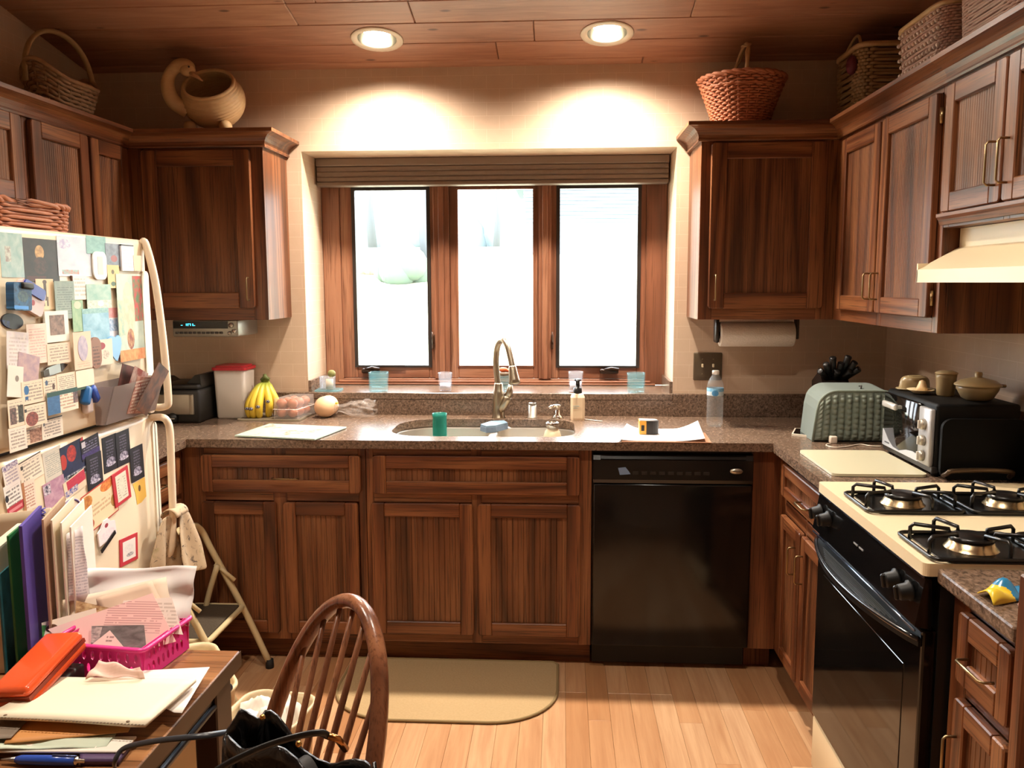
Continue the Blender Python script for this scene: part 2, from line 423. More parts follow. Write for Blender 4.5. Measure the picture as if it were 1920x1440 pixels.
for x0, x1, g0, g1, screen in sashes:
    m = MB(); y0, y1 = FY0+.012, FY0+.055; zb, zt = 1.109, 1.95
    m.mi = 1; m.box(x0-.002, g0-.004, y0, y1, 1.046, 1.989, .003); m.box(g1+.004, x1+.002, y0, y1, 1.046, 1.989, .003)
    m.mi = 0; m.box(g0-.004, g1+.004, y0, y1, 1.046, zb-.004, .003); m.box(g0-.004, g1+.004, y0, y1, zt+.004, 1.989, .003)
    s = m.build('sash', [WINX, WINZ], win)
    m = MB(); wgk = .017 if screen else .007; yy0, yy1 = y0-.006, y0+.014
    m.box(g0-wgk, g0, yy0, yy1, zb-wgk*.6, zt+wgk); m.box(g1, g1+wgk, yy0, yy1, zb-wgk*.6, zt+wgk); m.box(g0, g1, yy0, yy1, zt, zt+wgk); m.box(g0, g1, yy0, yy1, zb-wgk*.6, zb)
    tag(m.build('screen_frame' if screen else 'glazing_bead', DARKG if screen else WINZ, s))
    m = MB(); m.box(g0-.003, g1+.003, y0+.018, y0+.022, zb-.003, zt+.003); m.build('pane', PANE, s)
    if screen:
        cxk = .071 if x0 < 0 else 1.23
        m = MB(); m.rbox(cxk-.045, cxk+.045, FY0-.03, FY0+.004, 1.071, 1.096, .009); m.tube([(cxk-.03, FY0-.02, 1.089), (cxk+.01, FY0-.03, 1.1), (cxk+.045, FY0-.032, 1.094)], .007); m.build('crank_handle', plain('#3a2b22', .25, .6), s)
        m = MB(); m.box((g0+g1)/2-.06, (g0+g1)/2+.06, FY0-.004, FY0+.006, 1.103, 1.111, .002); m.build('screen_latch', DARKG, s)
    for lx in ((x1-.006,) if x0 < 0 else (x0+.006,) if x0 > .9 else ()):
        m = MB(); m.box(lx-.006, lx+.006, FY0-.014, FY0+.01, 1.19, 1.26, .003); m.tube([(lx, FY0-.012, 1.215), (lx, FY0-.03, 1.24), (lx, FY0-.03, 1.275)], .004, 6); m.build('lock_lever', plain('#4a3324', .35, .5), s)
# pleated shade pulled up to the head of the recess
sh = thing('window_shade', 'taupe cellular shade gathered up at the top of the window', 'blind', (.67, .23, 2.0))
SHM = gloss_noise('#8a786a', '#7c6a5d', 60, .8, .0)
m = MB(); m.box(WX0+.006, WX1-.006, .2, .275, 2.052, 2.0885, .004); m.build('head_rail', plain('#8a786a', .6), sh)
for z in (2.04, 2.016, 1.992):
    m = MB(); m.prism([(.275, z+.012), (.275, z-.012), (.21, z-.012), (.204, z-.007), (.204, z+.007), (.21, z+.012)], 'x', WX0+.01, WX1-.01); m.build('pleat', SHM, sh)
m = MB(); m.rbox(WX0+.008, WX1-.008, .202, .275, 1.962, 1.9795, .004); m.build('bottom_rail', plain('#7a675a', .6), sh)

# ------------------------------------------------------------------ out of doors, seen overexposed through the panes
def gz(y): return -.5+(y-.8)*.118 if y < 30 else -.5+29.2*.118+(y-30)*.03
m = MB(); m.grid(2, 24, lambda u, v: (-70+140*u, .8+v*110, gz(.8+v*110)), smooth=False)
struct(m.build('ground', gloss_noise('#c8c3a8', '#b3b08e', .4, .9, 0), keep=True))
BARK = plain('#4c4e50', .9)
def bare_tree(x, y, h, seed, label):
    r = random.Random(seed); t = thing('bare_tree', label, 'tree', (x, y, gz(y)), 'bare trees beyond the window')
    m = MB(); tops = []
    def grow(p, d, l, rad, dep):
        q = p+d*l; mid = p+d*l*.5+Vector((r.uniform(-1, 1), r.uniform(-1, 1), 0))*l*.05
        m.tube([p, mid, q], [rad, rad*.85, rad*.65], 5)
        if dep == 0: return
        for _ in range(3 if dep > 1 else 4):
            nd = (d+Vector((r.uniform(-1, 1), r.uniform(-1, 1), r.uniform(-.1, .8)))*.8).normalized(); grow(q, nd, l*r.uniform(.55, .8), rad*.55, dep-1)
    grow(Vector((x, y, gz(y)-.05)), Vector((0, 0, 1)), h*.3, h*.018, 4); m.build('branches', BARK, t)
for i, (u, y, h) in enumerate(((800, 19, 9), (700, 34, 12), (640, 40, 13), (930, 46, 12), (1190, 44, 9))):
    bare_tree(at(u, 515, 'y', y).x, y, h, i+3, ('bare tree with a low branch outside the left pane', 'tall bare tree far behind the left pane', 'bare tree at the left edge of the left pane', 'bare tree far behind the middle pane', 'bare tree far behind the right pane')[i])
def bush(u, v, y, r_, label, col):
    p = at(u, v, 'y', y); m = MB(); rr = random.Random(int(u))
    for k in range(9): m.ball((p.x+rr.uniform(-.6, .6)*r_, y+rr.uniform(-.4, .4)*r_, gz(y)+r_*.35+rr.uniform(0, .5)*r_), r_*.6, seg=10, rings=7)
    tag(m.build('garden_bush', gloss_noise(col, '#55624f', 6, .9, .3)), label, 'bush')
bush(745, 458, 18, .75, 'round grey-green bush on the lawn outside the left pane', '#4a584f')
bush(690, 446, 20, .4, 'small reddish bush on the lawn outside the left pane', '#a07868')
m = MB(); rr = random.Random(5)
for k in range(60):
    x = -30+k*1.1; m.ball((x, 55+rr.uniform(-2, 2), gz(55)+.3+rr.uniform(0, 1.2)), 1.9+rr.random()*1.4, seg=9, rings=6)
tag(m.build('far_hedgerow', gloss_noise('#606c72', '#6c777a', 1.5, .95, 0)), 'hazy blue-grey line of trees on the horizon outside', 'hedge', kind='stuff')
# neighbour's house in the right pane: lapped siding under a low roof
hx = at(1120, 515, 'y', 26).x; hz = gz(26)-.3
hs = thing('neighbour_house', 'pale sided house seen far off through the right pane', 'house', (hx, 26, hz))
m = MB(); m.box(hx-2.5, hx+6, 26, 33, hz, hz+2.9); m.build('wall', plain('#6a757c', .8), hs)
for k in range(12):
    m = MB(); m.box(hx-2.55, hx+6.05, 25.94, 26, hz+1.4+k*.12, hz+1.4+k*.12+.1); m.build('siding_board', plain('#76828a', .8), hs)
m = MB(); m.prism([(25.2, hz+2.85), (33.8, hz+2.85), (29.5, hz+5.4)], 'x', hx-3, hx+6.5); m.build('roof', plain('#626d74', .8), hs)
pz = at(1075, 560, 'y', 9); g9 = gz(9)
m = MB(); m.box(pz.x-.03, pz.x+.03, 8.97, 9.03, g9-.05, g9+.6); m.rbox(pz.x-.17, pz.x+.17, 8.85, 9.15, g9+.6, g9+.9, .03)
tag(m.build('mailbox_post', plain('#6f8796', .7)), 'small post outside low in the right pane', 'post')
# ------------------------------------------------------------------ cabinets (built facing -y at the origin, then turned and set in place)
PULL = plain('#a08a66', .32, 1.0)
def pull(root, x, z, ln, vert, parent, y=-.02):
    m = MB(); h = ln/2; d = .026
    P = [(0, 0, -h), (0, -d*.8, -h), (0, -d, -h+.006), (0, -d, h-.006), (0, -d*.8, h), (0, 0, h)]
    pts = [(x, y+p[1], z+p[2]) if vert else (x+p[2], y+p[1], z) for p in P]
    m.tube(pts, .0032, 6); return m.build('handle', PULL, parent)
def shaker(root, kind, x0, x1, z0, z1, sw=.054, handle=None):
    fine = z0 > 1.3; gd = .0083 if fine else .0071
    m = MB(); r = .011; t = -.02
    def cor(cx, cz, a0): return [(cx+r*math.cos(math.radians(a0+k*30)), cz+r*math.sin(math.radians(a0+k*30))) for k in range(4)]
    m.mi = 1
    m.bprism([(x0+sw, z0), (x0+sw, z1)]+cor(x0+r, z1-r, 90)+cor(x0+r, z0+r, 180), 'y', t, 0)
    m.bprism([(x1-sw, z1), (x1-sw, z0)]+cor(x1-r, z0+r, 270)+cor(x1-r, z1-r, 0), 'y', t, 0)
    m.mi = 0
    rh = sw if z1-z0 > .2 else (z1-z0)*.335
    m.bprism([(x0+sw, z0), (x1-sw, z0), (x1-sw, z0+rh), (x0+sw, z0+rh)], 'y', t, 0); m.bprism([(x0+sw, z1-rh), (x1-sw, z1-rh), (x1-sw, z1), (x0+sw, z1)], 'y', t, 0)
    o = m.build(kind, [OAKX, OAKZ], root)
    a, b = x0+sw-.002, x1-sw+.002; n = max(3, round((b-a)/(.0125 if fine else .0205))); w_ = (b-a)/n; poly = []
    for k in range(n):
        q = a+k*w_; poly += [(q, -gd), (q+.0018, -.009), (q+w_-.0018, -.009)]
    poly += [(b, -gd), (b, -.001), (a, -.001)]
    m = MB(); m.prism(poly, 'z', z0+rh-.002, z1-rh+.002); m.build('bead_panel', BEAD, o)
    if handle: pull(root, handle[0], handle[1], handle[2], handle[3], o)
    return o
def carcass(root, x0, x1, z0, z1, depth, rails, stiles, toe=False, hollow=0):
    """box with a face frame: rails (za, zb) run across, stiles (xa, xb) stand"""
    m = MB(); m.mi = 1
    m.box(x0, x1, .02, depth, z0, hollow or z1)
    if hollow: m.box(x0, x0+.018, .02, depth, hollow, z1); m.box(x1-.018, x1, .02, depth, hollow, z1); m.box(x0, x1, .02, .03, hollow, z1)
    for a, b in stiles: m.box(a, b, 0, .0201, z0, z1, .0015)
    m.mi = 0
    sx = sorted(stiles)
    for a, b in rails:
        for (p, q) in zip(sx, sx[1:]): m.box(p[1], q[0], .0, .0201, a, b, .001)
    if toe: m.box(x0, x1, .075, depth, 0, z0)
    return m.build('carcass', [OAKX, OAKZ], root)
CROWNP = [(0, 2.062), (.013, 2.062), (.015, 2.068), (.013, 2.074), (.015, 2.085), (.022, 2.098), (.034, 2.108), (.05, 2.115), (.06, 2.117), (.06, 2.131), (0, 2.131)]
def crown(root, path):
    m = MB(); m.sweep(path, CROWNP); return m.build('crown_moulding', OAKX, root)
def cap(root, x0, x1, depth):
    m = MB(); m.box(x0, x1, 0, depth, 2.10, 2.13); return m.build('top_board', OAKX, root)
UB, UT = 1.358, 2.10
def cabinet(name, label, loc, rot, fn, group='oak cabinets'):
    t = thing(name, label, 'cabinet', group=group); fn(t); face_dir(t, loc, rot); return t

# back wall, left of the window
def _(t):
    carcass(t, 0, .569, UB, UT, .303, [(UB, UB+.055), (2.045, UT)], [(0, .07), (.509, .569)])
    shaker(t, 'door', .063, .519, 1.407, 2.053, .066, (.496, 1.487, .092, True))
    crown(t, [(.0, 0), (.569, 0), (.569, .302)]); cap(t, 0, .569, .303)
cabinet('wall_cabinet', 'oak wall cabinet left of the window under the goose basket', (-.79, -.305, 0), 0, _, 'oak wall cabinets')
def _(t):
    carcass(t, 0, .538, UB, UT, .303, [(UB, UB+.055), (2.045, UT)], [(0, .055), (.468, .538)])
    shaker(t, 'door', .038, .49, 1.403, 2.055, .062, (.062, 1.487, .1, True))
    crown(t, [(0, .302), (0, 0), (.538, 0)]); cap(t, 0, .538, .303)
cabinet('wall_cabinet', 'oak wall cabinet right of the window under the brown wicker basket', (1.552, -.305, 0), 0, _, 'oak wall cabinets')
# left run, facing the aisle: local x = world y
def _(t):
    carcass(t, -1.0, -.003, UB, UT, .308, [(UB, UB+.05), (2.045, UT)], [(-1.0, -.965), (-.63, -.61), (-.36, -.003)])
    shaker(t, 'door', -.614, -.34, 1.405, 2.06, .055, (-.59, 1.49, .1, True)); shaker(t, 'door', -.977, -.632, 1.405, 2.06, .055, (-.655, 1.49, .1, True))
    crown(t, [(-1.004, 0), (-.305, 0)]); cap(t, -1.0, -.003, .308)
cabinet('wall_cabinet', 'two-door oak wall cabinet on the left wall beyond the fridge', (-.79, 0, 0), 90, _, 'oak wall cabinets')
def _(t):
    carcass(t, -1.98, -1.003, 1.735, UT, .308, [(1.735, 1.785), (2.045, UT)], [(-1.98, -1.94), (-1.51, -1.48), (-1.05, -1.003)])
    shaker(t, 'door', -1.485, -1.03, 1.785, 2.06, .058, (-1.46, 1.85, .09, True)); shaker(t, 'door', -1.955, -1.5, 1.785, 2.06, .058, (-1.525, 1.85, .09, True))
    crown(t, [(-1.98, 0), (-1.004, 0)]); cap(t, -1.98, -1.003, .308)
cabinet('wall_cabinet', 'short oak wall cabinet above the fridge', (-.79, 0, 0), 90, _, 'oak wall cabinets')
# right run: local x = -world y
def _(t):
    carcass(t, .003, 1.264, UB, UT, .327, [(UB, UB+.045), (2.045, UT)], [(.003, .4), (.78, .82), (1.225, 1.264)])
    shaker(t, 'door', .391, .791, 1.402, 2.045, .055, (.765, 1.493, .088, True)); shaker(t, 'door', .807, 1.228, 1.402, 2.045, .055, (.832, 1.493, .088, True))
    crown(t, [(.305, 0), (1.266, 0)]); cap(t, .003, 1.264, .327)
    m = MB()
    for z in (1.46, 1.98): m.tube([(1.231, -.006, z-.022), (1.231, -.006, z+.022)], .006, 8)
    m.build('hinge', BRASSP, t)
cabinet('wall_cabinet', 'two-door oak wall cabinet on the right wall, between corner and hood', (2.09, 0, 0), -90, _, 'oak wall cabinets')
def _(t):
    carcass(t, 1.266, 2.08, 1.66, UT, .327, [(1.66, 1.708), (2.045, UT)], [(1.266, 1.3), (1.6, 1.63), (2.04, 2.08)])
    shaker(t, 'door', 1.284, 1.611, 1.702, 2.05, .053, (1.587, 1.798, .105, True)); shaker(t, 'door', 1.62, 1.955, 1.702, 2.05, .053, (1.645, 1.798, .105, True))
    crown(t, [(1.266, 0), (2.08, 0)]); cap(t, 1.266, 2.08, .327)
    m = MB(); m.sweep([(1.266, -.002), (2.08, -.002)], [(0, 1.668), (.008, 1.668), (.014, 1.682), (.02, 1.69), (.02, 1.699), (0, 1.699)]); m.build('lower_moulding', OAKX, t)
cabinet('wall_cabinet', 'short oak wall cabinet over the cream range hood', (2.09, 0, 0), -90, _, 'oak wall cabinets')

# base units
BT = .881
def _(t):
    carcass(t, 0, .727, .1, BT, .6, [(.1, .135), (.665, .7), (.848, BT)], [(0, .09), (.36, .415), (.70, .727)], True)
    shaker(t, 'drawer', .082, .711, .701, .849, .044, (.42, .762, .1, False)); shaker(t, 'door', .077, .373, .132, .662, .05); shaker(t, 'door', .401, .697, .132, .662, .05)
cabinet('base_cabinet', 'oak base cabinet left of the sink with one wide drawer over two doors', (-.483, -.61, 0), 0, _, 'oak base cabinets')
def _(t):
    carcass(t, 0, .872, .1, BT, .6, [(.1, .135), (.665, .7), (.848, BT)], [(0, .03), (.41, .45), (.822, .872)], True, .69)
    shaker(t, 'false_front', .031, .827, .701, .851, .05); shaker(t, 'door', .02, .417, .138, .664, .052); shaker(t, 'door', .434, .831, .138, .664, .052)
cabinet('base_cabinet', 'oak sink base cabinet with a beaded false front over two doors', (.246, -.61, 0), 0, _, 'oak base cabinets')
def _(t):
    m = MB(); m.box(0, .1, 0, .02, .1, BT, .0015); m.box(0, .1, .075, .095, 0, .1); m.build('filler_board', OAKZ, t)
cabinet('corner_post', 'narrow oak filler board between dishwasher and right-hand cabinets', (1.724, -.61, 0), 0, _, None)
def _(t):
    carcass(t, .0, .66, .1, BT, .592, [(.1, .135), (.665, .71), (.852, BT)], [(.0, .1), (.36, .37), (.63, .66)], True)
    shaker(t, 'drawer', .095, .605, .735, .851, .04, (.42, .778, .1, False)); shaker(t, 'door', .1, .353, .132, .665, .045, (.312, .555, .095, True)); shaker(t, 'door', .372, .62, .132, .665, .045, (.405, .555, .095, True))
cabinet('base_cabinet', 'oak base cabinet in the corner left of the range', (1.824, -.61, 0), -90, _, 'oak base cabinets')
def _(t):
    carcass(t, 0, .293, .1, BT, .592, [(.1, .135), (.668, .7), (.85, BT)], [(.0, .07), (.24, .293)], True)
    shaker(t, 'drawer', .062, .262, .702, .849, .042, (.165, .768, .1, False)); shaker(t, 'door', .062, .262, .132, .667, .045, (.0+.085, .54, .1, True))
cabinet('base_cabinet', 'oak base cabinet with drawer at the right edge, nearer than the range', (1.824, -2.037, 0), -90, _, 'oak base cabinets')
def _(t):
    carcass(t, 0, .5, .1, BT, .612, [(.1, .13), (.31, .33), (.5, .52), (.69, .71), (.85, BT)], [(.0, .03), (.43, .5)], True)
    for a, b in ((.7, .852), (.51, .69), (.32, .5), (.13, .31)): shaker(t, 'drawer', .018, .445, a+.004, b-.004, .04, (.23, (a+b)/2, .1, False))
cabinet('base_cabinet', 'oak drawer cabinet half hidden beyond the fridge', (-.483, -1.11, 0), 90, _, 'oak base cabinets')
# panel at the right edge of the picture
t = thing('end_panel', 'plain oak end panel closing the counter at the right edge', 'panel', (2.1, -2.36, 0))
m = MB(); m.box(1.787, 2.42, -2.375, -2.342, 0, 1.012, .004); m.build('board', OAKZ, t)

# ------------------------------------------------------------------ worktops with splashbacks
t = thing('worktop', 'speckled brown granite worktop running round the sink wall', 'worktop', (.66, -.3, .882))
CL, CR = -.445, 1.786
sink_o = rrect(.312, 1.056, -.548, -.125, [.12, .17, .14, .1], 8)
m = MB(); m.plate([(XL, -.001), (XL, -1.128), (CL, -1.128), (CL, -.648), (CR, -.648), (CR, -1.272), (XR, -1.272), (XR, -.001)], [sink_o], .882, .914)
bmesh.ops.bevel(m.bm, geom=[e for e in m.bm.edges if all(abs(v.co.z-.914) < 1e-4 for v in e.verts) and len(e.link_faces) == 2 and abs(e.calc_face_angle(0)) > 1], offset=.006, segments=2, affect='EDGES')
m.build('slab', GRAN, t)
m = MB(); m.box(XL, WX0, -.021, -.001, .9142, 1.016, .002); m.box(WX0, WX1, -.021, -.001, .9142, WZ0-.029); m.box(WX1, XR, -.021, -.001, .9142, 1.016, .002); struct(m.build('trim_2', GRAN))
m = MB(); m.box(XR-.021, XR, -1.272, -.021, .9142, 1.016, .002); struct(m.build('trim_3', GRAN))
m = MB(); m.box(XL, XL+.021, -1.128, -.021, .9142, 1.016, .002); struct(m.build('trim_4', GRAN))
t = thing('worktop', 'short piece of brown granite worktop nearer than the range', 'worktop', (2.1, -2.2, .882))
m = MB(); m.box(CR, XR, -2.338, -2.034, .882, .914, .006, 2); m.build('slab', GRAN, t)
m = MB(); m.box(XR-.021, XR, -2.338, -2.034, .9142, 1.016, .002); struct(m.build('trim_5', GRAN))
# stainless sink let into the worktop
t = thing('kitchen_sink', 'stainless double-bowl sink let into the granite', 'sink', (.69, -.33, .7))
def bowl(x0, x1, y0, y1, r, nm):
    m = MB(); L = []
    for ins, z in ((-.006, .8815), (-.004, .87), (.006, .76), (.025, .725), (.06, .712)):
        L.append([(x, y, z) for x, y in rrect(x0+ins, x1-ins, y0+ins, y1-ins, [max(.02, q-ins*.5) for q in r], 8)])
    n = len(L[0]); V = [p for l in L for p in l]; F = [(i*n+k, i*n+(k+1) % n, (i+1)*n+(k+1) % n, (i+1)*n+k) for i in range(len(L)-1) for k in range(n)]
    F.append(tuple(range((len(L)-1)*n, len(L)*n))); m._new(V, F, True); o = m.build(nm, STEEL, t, thick=.002); 
    m = MB(); m.lathe([(.0, .7135), (.038, .7135), (.043, .716), (.045, .713)], ((x0+x1)/2, (y0+y1)/2, 0), 20); m.build('drain', plain('#6e6a64', .3, 1.0), o)
bowl(.315, .70, -.545, -.128, [.06, .165, .135, .06], 'bowl'); bowl(.738, 1.053, -.545, -.128, [.115, .05, .05, .095], 'bowl')
m = MB(); m.box(.701, .737, -.52, -.15, .84, .888, .008, 2); m.build('divider', STEEL, t)

# ------------------------------------------------------------------ dishwasher
t = thing('dishwasher', 'black built-in dishwasher right of the sink', 'dishwasher', (1.42, -.6, 0))
m = MB(); m.box(1.121, 1.72, -.60, -.05, .1, .872); m.build('body', BLACKM, t)
m = MB(); m.rbox(1.123, 1.718, -.638, -.6, .112, .752, .006, 2); m.build('door', plain('#0d0b0a', .16, 0, .5), t)
m = MB(); m.prism([(-.6, .756), (-.636, .756), (-.643, .77), (-.64, .845), (-.63, .864), (-.6, .866)], 'x', 1.123, 1.718); cp = m.build('control_panel', plain('#0c0b0a', .2), t)
m = MB(); m.prism([(-.638, .846), (-.645, .85), (-.64, .86), (-.63, .863)], 'x', 1.15, 1.69); m.build('door_grip', BLACK, cp)
for k in range(9):
    x = 1.27+k*.033; m = MB(); m.box(x, x+.022, -.6435, -.64, .79, .802, .001); m.build('button', plain('#1d1a18', .35), cp)
b = bmesh.new(); m = MB(); m.lathe([(0, 0), (.02, .0), (.024, -.002), (.024, .003), (0, .003)], n=28, sy=.45, M=Matrix.Translation((1.655, -.642, .806)) @ Matrix.Rotation(PI/2, 4, 'X')); bd = m.build('oval_badge', plain('#b8b2a4', .3, .8), cp)
m = MB(); m.box(1.642, 1.668, -.6462, -.645, .805, .8075); m.build('badge_line', plain('#3a3632', .4), cp)
m = MB(); m.box(1.125, 1.716, -.56, -.545, .012, .108); m.build('kick_plate', BLACKM, t)
m = MB(); m.prism([(1.215, .815), (1.243, .818), (1.256, .802), (1.262, .792), (1.222, .789)], 'y', -.6455, -.6425); tag(m.build('worn_sticker', plain('#6e86a8', .45)), 'torn pale blue sticker on the dishwasher panel', 'sticker')
# ------------------------------------------------------------------ flat print on cards and papers
def print_mat(base, ink=None, n=9, ax='yz', border=None, rects=(), ells=(), mottle=None, rough=.5, marg=(.1, .9, .1, .88), wordth=.42):
    """rects (u0,u1,v0,v1,col[,col2]) and ells (cu,cv,ru,rv,col[,col2]) are printed areas in 0..1 across the sheet"""
    a = NT('printed_paper'); g = a.n('SeparateXYZ', Vector=a.n('TexCoord').outputs['Generated'])
    u, v = g.outputs['xyz'.index(ax[0])], g.outputs['xyz'.index(ax[1])]
    c = S(base); gt = lambda x, y: a.math('GREATER_THAN', x, y); mul = lambda x, y: a.math('MULTIPLY', x, y)
    uv = a.n('CombineXYZ', X=u, Y=v).outputs[0]
    if mottle:
        f = a.noise(uv, mottle[1] if len(mottle) > 1 else 3.5, 4, .6, .4); c = a.mix(a.ramp(f, [(.35, (0, 0, 0)), (.65, (1, 1, 1))]), c, S(mottle[0]))
    if ink:
        row = a.math('MULTIPLY', v, float(n)); fl = a.math('FLOOR', row); fr = a.math('FRACT', row)
        wn_ = a.noise(a.n('CombineXYZ', X=mul(u, 14.0), Y=mul(fl, 3.7)).outputs[0], 1.0, 2)
        k = mul(mul(gt(.5, fr), gt(wn_, wordth)), mul(mul(gt(u, marg[0]), gt(marg[1], u)), mul(gt(v, marg[2]), gt(marg[3], v))))
        c = a.mix(mul(k, .75), c, S(ink))
    for r in rects:
        k = mul(mul(gt(u, r[0]), gt(r[1], u)), mul(gt(v, r[2]), gt(r[3], v))); q = S(r[4])
        if len(r) > 5: q = a.mix(a.ramp(a.noise(uv, 9, 4, .65), [(.4, (0, 0, 0)), (.6, (1, 1, 1))]), S(r[4]), S(r[5]))
        c = a.mix(k, c, q)
    for e in ells:
        du = a.math('DIVIDE', a.math('SUBTRACT', u, e[0]), e[2]); dv = a.math('DIVIDE', a.math('SUBTRACT', v, e[1]), e[3])
        k = gt(1.0, a.math('ADD', mul(du, du), mul(dv, dv))); q = S(e[4])
        if len(e) > 5: q = a.mix(a.ramp(a.noise(uv, 9, 4, .65), [(.4, (0, 0, 0)), (.6, (1, 1, 1))]), S(e[4]), S(e[5]))
        c = a.mix(k, c, q)
    if border:
        b = border[1]; bv = border[2] if len(border) > 2 else b
        k = mul(mul(gt(u, b), gt(1-b, u)), mul(gt(v, bv), gt(1-bv, v))); c = a.mix(k, S(border[0]), c)
    a.p(Base_Color=c, Roughness=rough); return a.m

# ------------------------------------------------------------------ refrigerator
FXD = -.318; FY0_, FY1_ = -1.905, -1.142
fr = thing('refrigerator', 'almond top-freezer refrigerator covered in magnets and cards', 'refrigerator', (-.7, -1.52, 0))
m = MB(); m.rbox(-1.06, -.385, FY0_, FY1_, .03, 1.635, .01, 2); m.box(-1.0, -.42, FY0_+.04, FY1_-.04, 0, .03); m.build('body', ALMOND, fr)
m = MB(); m.rbox(-.383, FXD, FY0_, FY1_, 1.108, 1.648, .018, 3); fd = m.build('freezer_door', ALMOND, fr)
m = MB(); m.rbox(-.383, FXD, FY0_, FY1_, .09, 1.092, .018, 3); rd = m.build('fridge_door', ALMOND, fr)
m = MB(); m.box(-.40, -.383, FY0_+.006, FY1_-.006, .1, 1.64); m.build('door_gasket', plain('#6a5f50', .7), fr)
m = MB(); m.box(-.395, -.375, FY0_+.02, FY1_-.02, .01, .08); m.build('toe_grille', plain('#8a7d68', .6), fr)
def fhandle(pts, parent):
    m = MB(); m.tube(spline(pts, 6), .0115, 10, flat=1.25, up=(0, 1, 0)); return m.build('handle', plain('#efdcc0', .3), parent)
fhandle([(-.322, -1.16, 1.644), (-.308, -1.16, 1.63), (-.285, -1.16, 1.52), (-.272, -1.16, 1.38), (-.264, -1.16, 1.24), (-.262, -1.16, 1.14), (-.268, -1.16, 1.12), (-.29, -1.16, 1.114), (-.322, -1.16, 1.116)], fd)
fhandle([(-.322, -1.16, 1.08), (-.29, -1.16, 1.082), (-.27, -1.16, 1.07), (-.262, -1.16, 1.03), (-.264, -1.16, .9), (-.267, -1.16, .76), (-.28, -1.16, .64), (-.322, -1.16, .6)], rd)
for (u0, v0, u1, v1), par in (((263, 508, 290, 772), fd), ((283, 792, 303, 1000), rd)):
    A, B = at(u0, v0, 'x', FXD), at(u1, v1, 'x', FXD); m = MB()
    m.prism(rrect(A.y, B.y, min(A.z, B.z), max(A.z, B.z), .018, 5), 'x', FXD-.002, FXD+.004); m.build('grip_plate', plain('#f1e6d2', .3), par)

# ------------------------------------------------------------------ cards, pictures and magnets on its doors
placed = []
def fcard(u0, v0, u1, v1, mat, name, label, cat, th=.0006, tilt=0, shape='rect', r=.25, build=None):
    cu, cv = (u0+u1)/2, (v0+v1)/2
    ya, yb = at(u0, cv, 'x', FXD).y, at(u1, cv, 'x', FXD).y; zb, zt = at(cu, v1, 'x', FXD).z, at(cu, v0, 'x', FXD).z
    ya = max(ya, FY0_+.002)
    if zt > 1.115: zb = max(zb, 1.114)
    elif zt > 1.08: zt = min(zt, 1.086)
    base = FXD+.0003
    for (a, b, c, d, top) in placed:
        if a < yb and b > ya and c < zt and d > zb: base = max(base, top+.0003)
    placed.append((ya, yb, zb, zt, base+th))
    w_, h_ = yb-ya, zt-zb; m = MB()
    if shape == 'rect': P = [(-w_/2, -h_/2), (w_/2, -h_/2), (w_/2, h_/2), (-w_/2, h_/2)]
    elif shape == 'round': P = rrect(-w_/2, w_/2, -h_/2, h_/2, min(w_, h_)*r, 5)
    elif shape == 'oval': P = [(w_/2*math.cos(2*PI*k/28), h_/2*math.sin(2*PI*k/28)) for k in range(28)]
    else: P = [(x*w_/2, z*h_/2) for x, z in shape]
    m.prism(P, 'x', 0, th); o = m.build(name, mat, keep=True)
    o.location = (base, (ya+yb)/2, (zb+zt)/2); o.rotation_euler = (math.radians(tilt), 0, 0)
    tag(o, label, cat, 'papers and magnets on the fridge doors'); o['w'] = w_; o['h'] = h_; return o
PT = print_mat
def sub(o, name, mat, fn):
    m = MB(); fn(m, o['w'], o['h']); return m.build(name, mat, None, keep=True) if False else _child(m, name, mat, o)
def _child(m, name, mat, o):
    c = m.build(name, mat, None, keep=True); c.parent = o; c.location = (0, 0, 0); return c
# freezer door, top rows
fcard(0, 437, 43, 520, PT('#b9cdc6', None, mottle=('#8fb3b0', 3), rects=((.2, .45, .35, .7, '#9a8f88', '#c7cfc4'),)), 'art_postcard', 'pale blue-green painted postcard at the top left of the freezer door', 'postcard')
fcard(44, 448, 109, 529, PT('#1d1512', None, mottle=('#332420', 4), ells=((.45, .68, .13, .17, '#a98250', '#d0a870'), (.45, .38, .2, .2, '#2a1c18', '#4a3028')), rects=((.05, .6, .02, .14, '#5a1f22', '#3a2a20'),)), 'dark_portrait_card', 'dark card with a small ochre face, top row of the freezer door', 'card')
fcard(107, 444, 169, 518, PT('#dfe6ee', None, mottle=('#c3cfe0', 2.5), rects=((.1, .6, .05, .16, '#9fc6c2', '#c98f86'),), ells=((.2, .8, .2, .12, '#b7b2d6', '#dfe6ee'),)), 'white_picture_card', 'whitish blue picture card in the top row of the freezer', 'card')
fcard(160, 443, 197, 476, PT('#8fbdb6', None, mottle=('#7aa9a6', 4)), 'teal_note', 'small teal note at the top of the freezer door', 'note')
fcard(196, 457, 226, 500, PT('#8b97a6', None, mottle=('#6d7480', 4), ells=((.5, .35, .2, .15, '#a05a5a'),)), 'grey_photo', 'grey-blue photo beside the white notepad on the freezer', 'photo')
o = fcard(171, 472, 196, 524, plain('#f3f3f1', .35), 'frame_magnet', 'white round-cornered magnet with a grey window on the freezer', 'magnet', .004, shape='round', r=.28)
sub(o, 'window', plain('#cfc8c2', .4), lambda m, w_, h_: m.prism(rrect(-w_*.2, w_*.2, -h_*.33, h_*.33, .002, 2), 'x', .004, .0046))
o = fcard(223, 459, 246, 508, PT('#f0eff4', '#c4c2d0', 8), 'notepad', 'small white notepad hanging at the top right of the freezer', 'notepad', .005)
sub(o, 'binding', plain('#3a3a44', .5), lambda m, w_, h_: m.box(0, .0055, -w_/2, w_/2, h_/2-.004, h_/2))
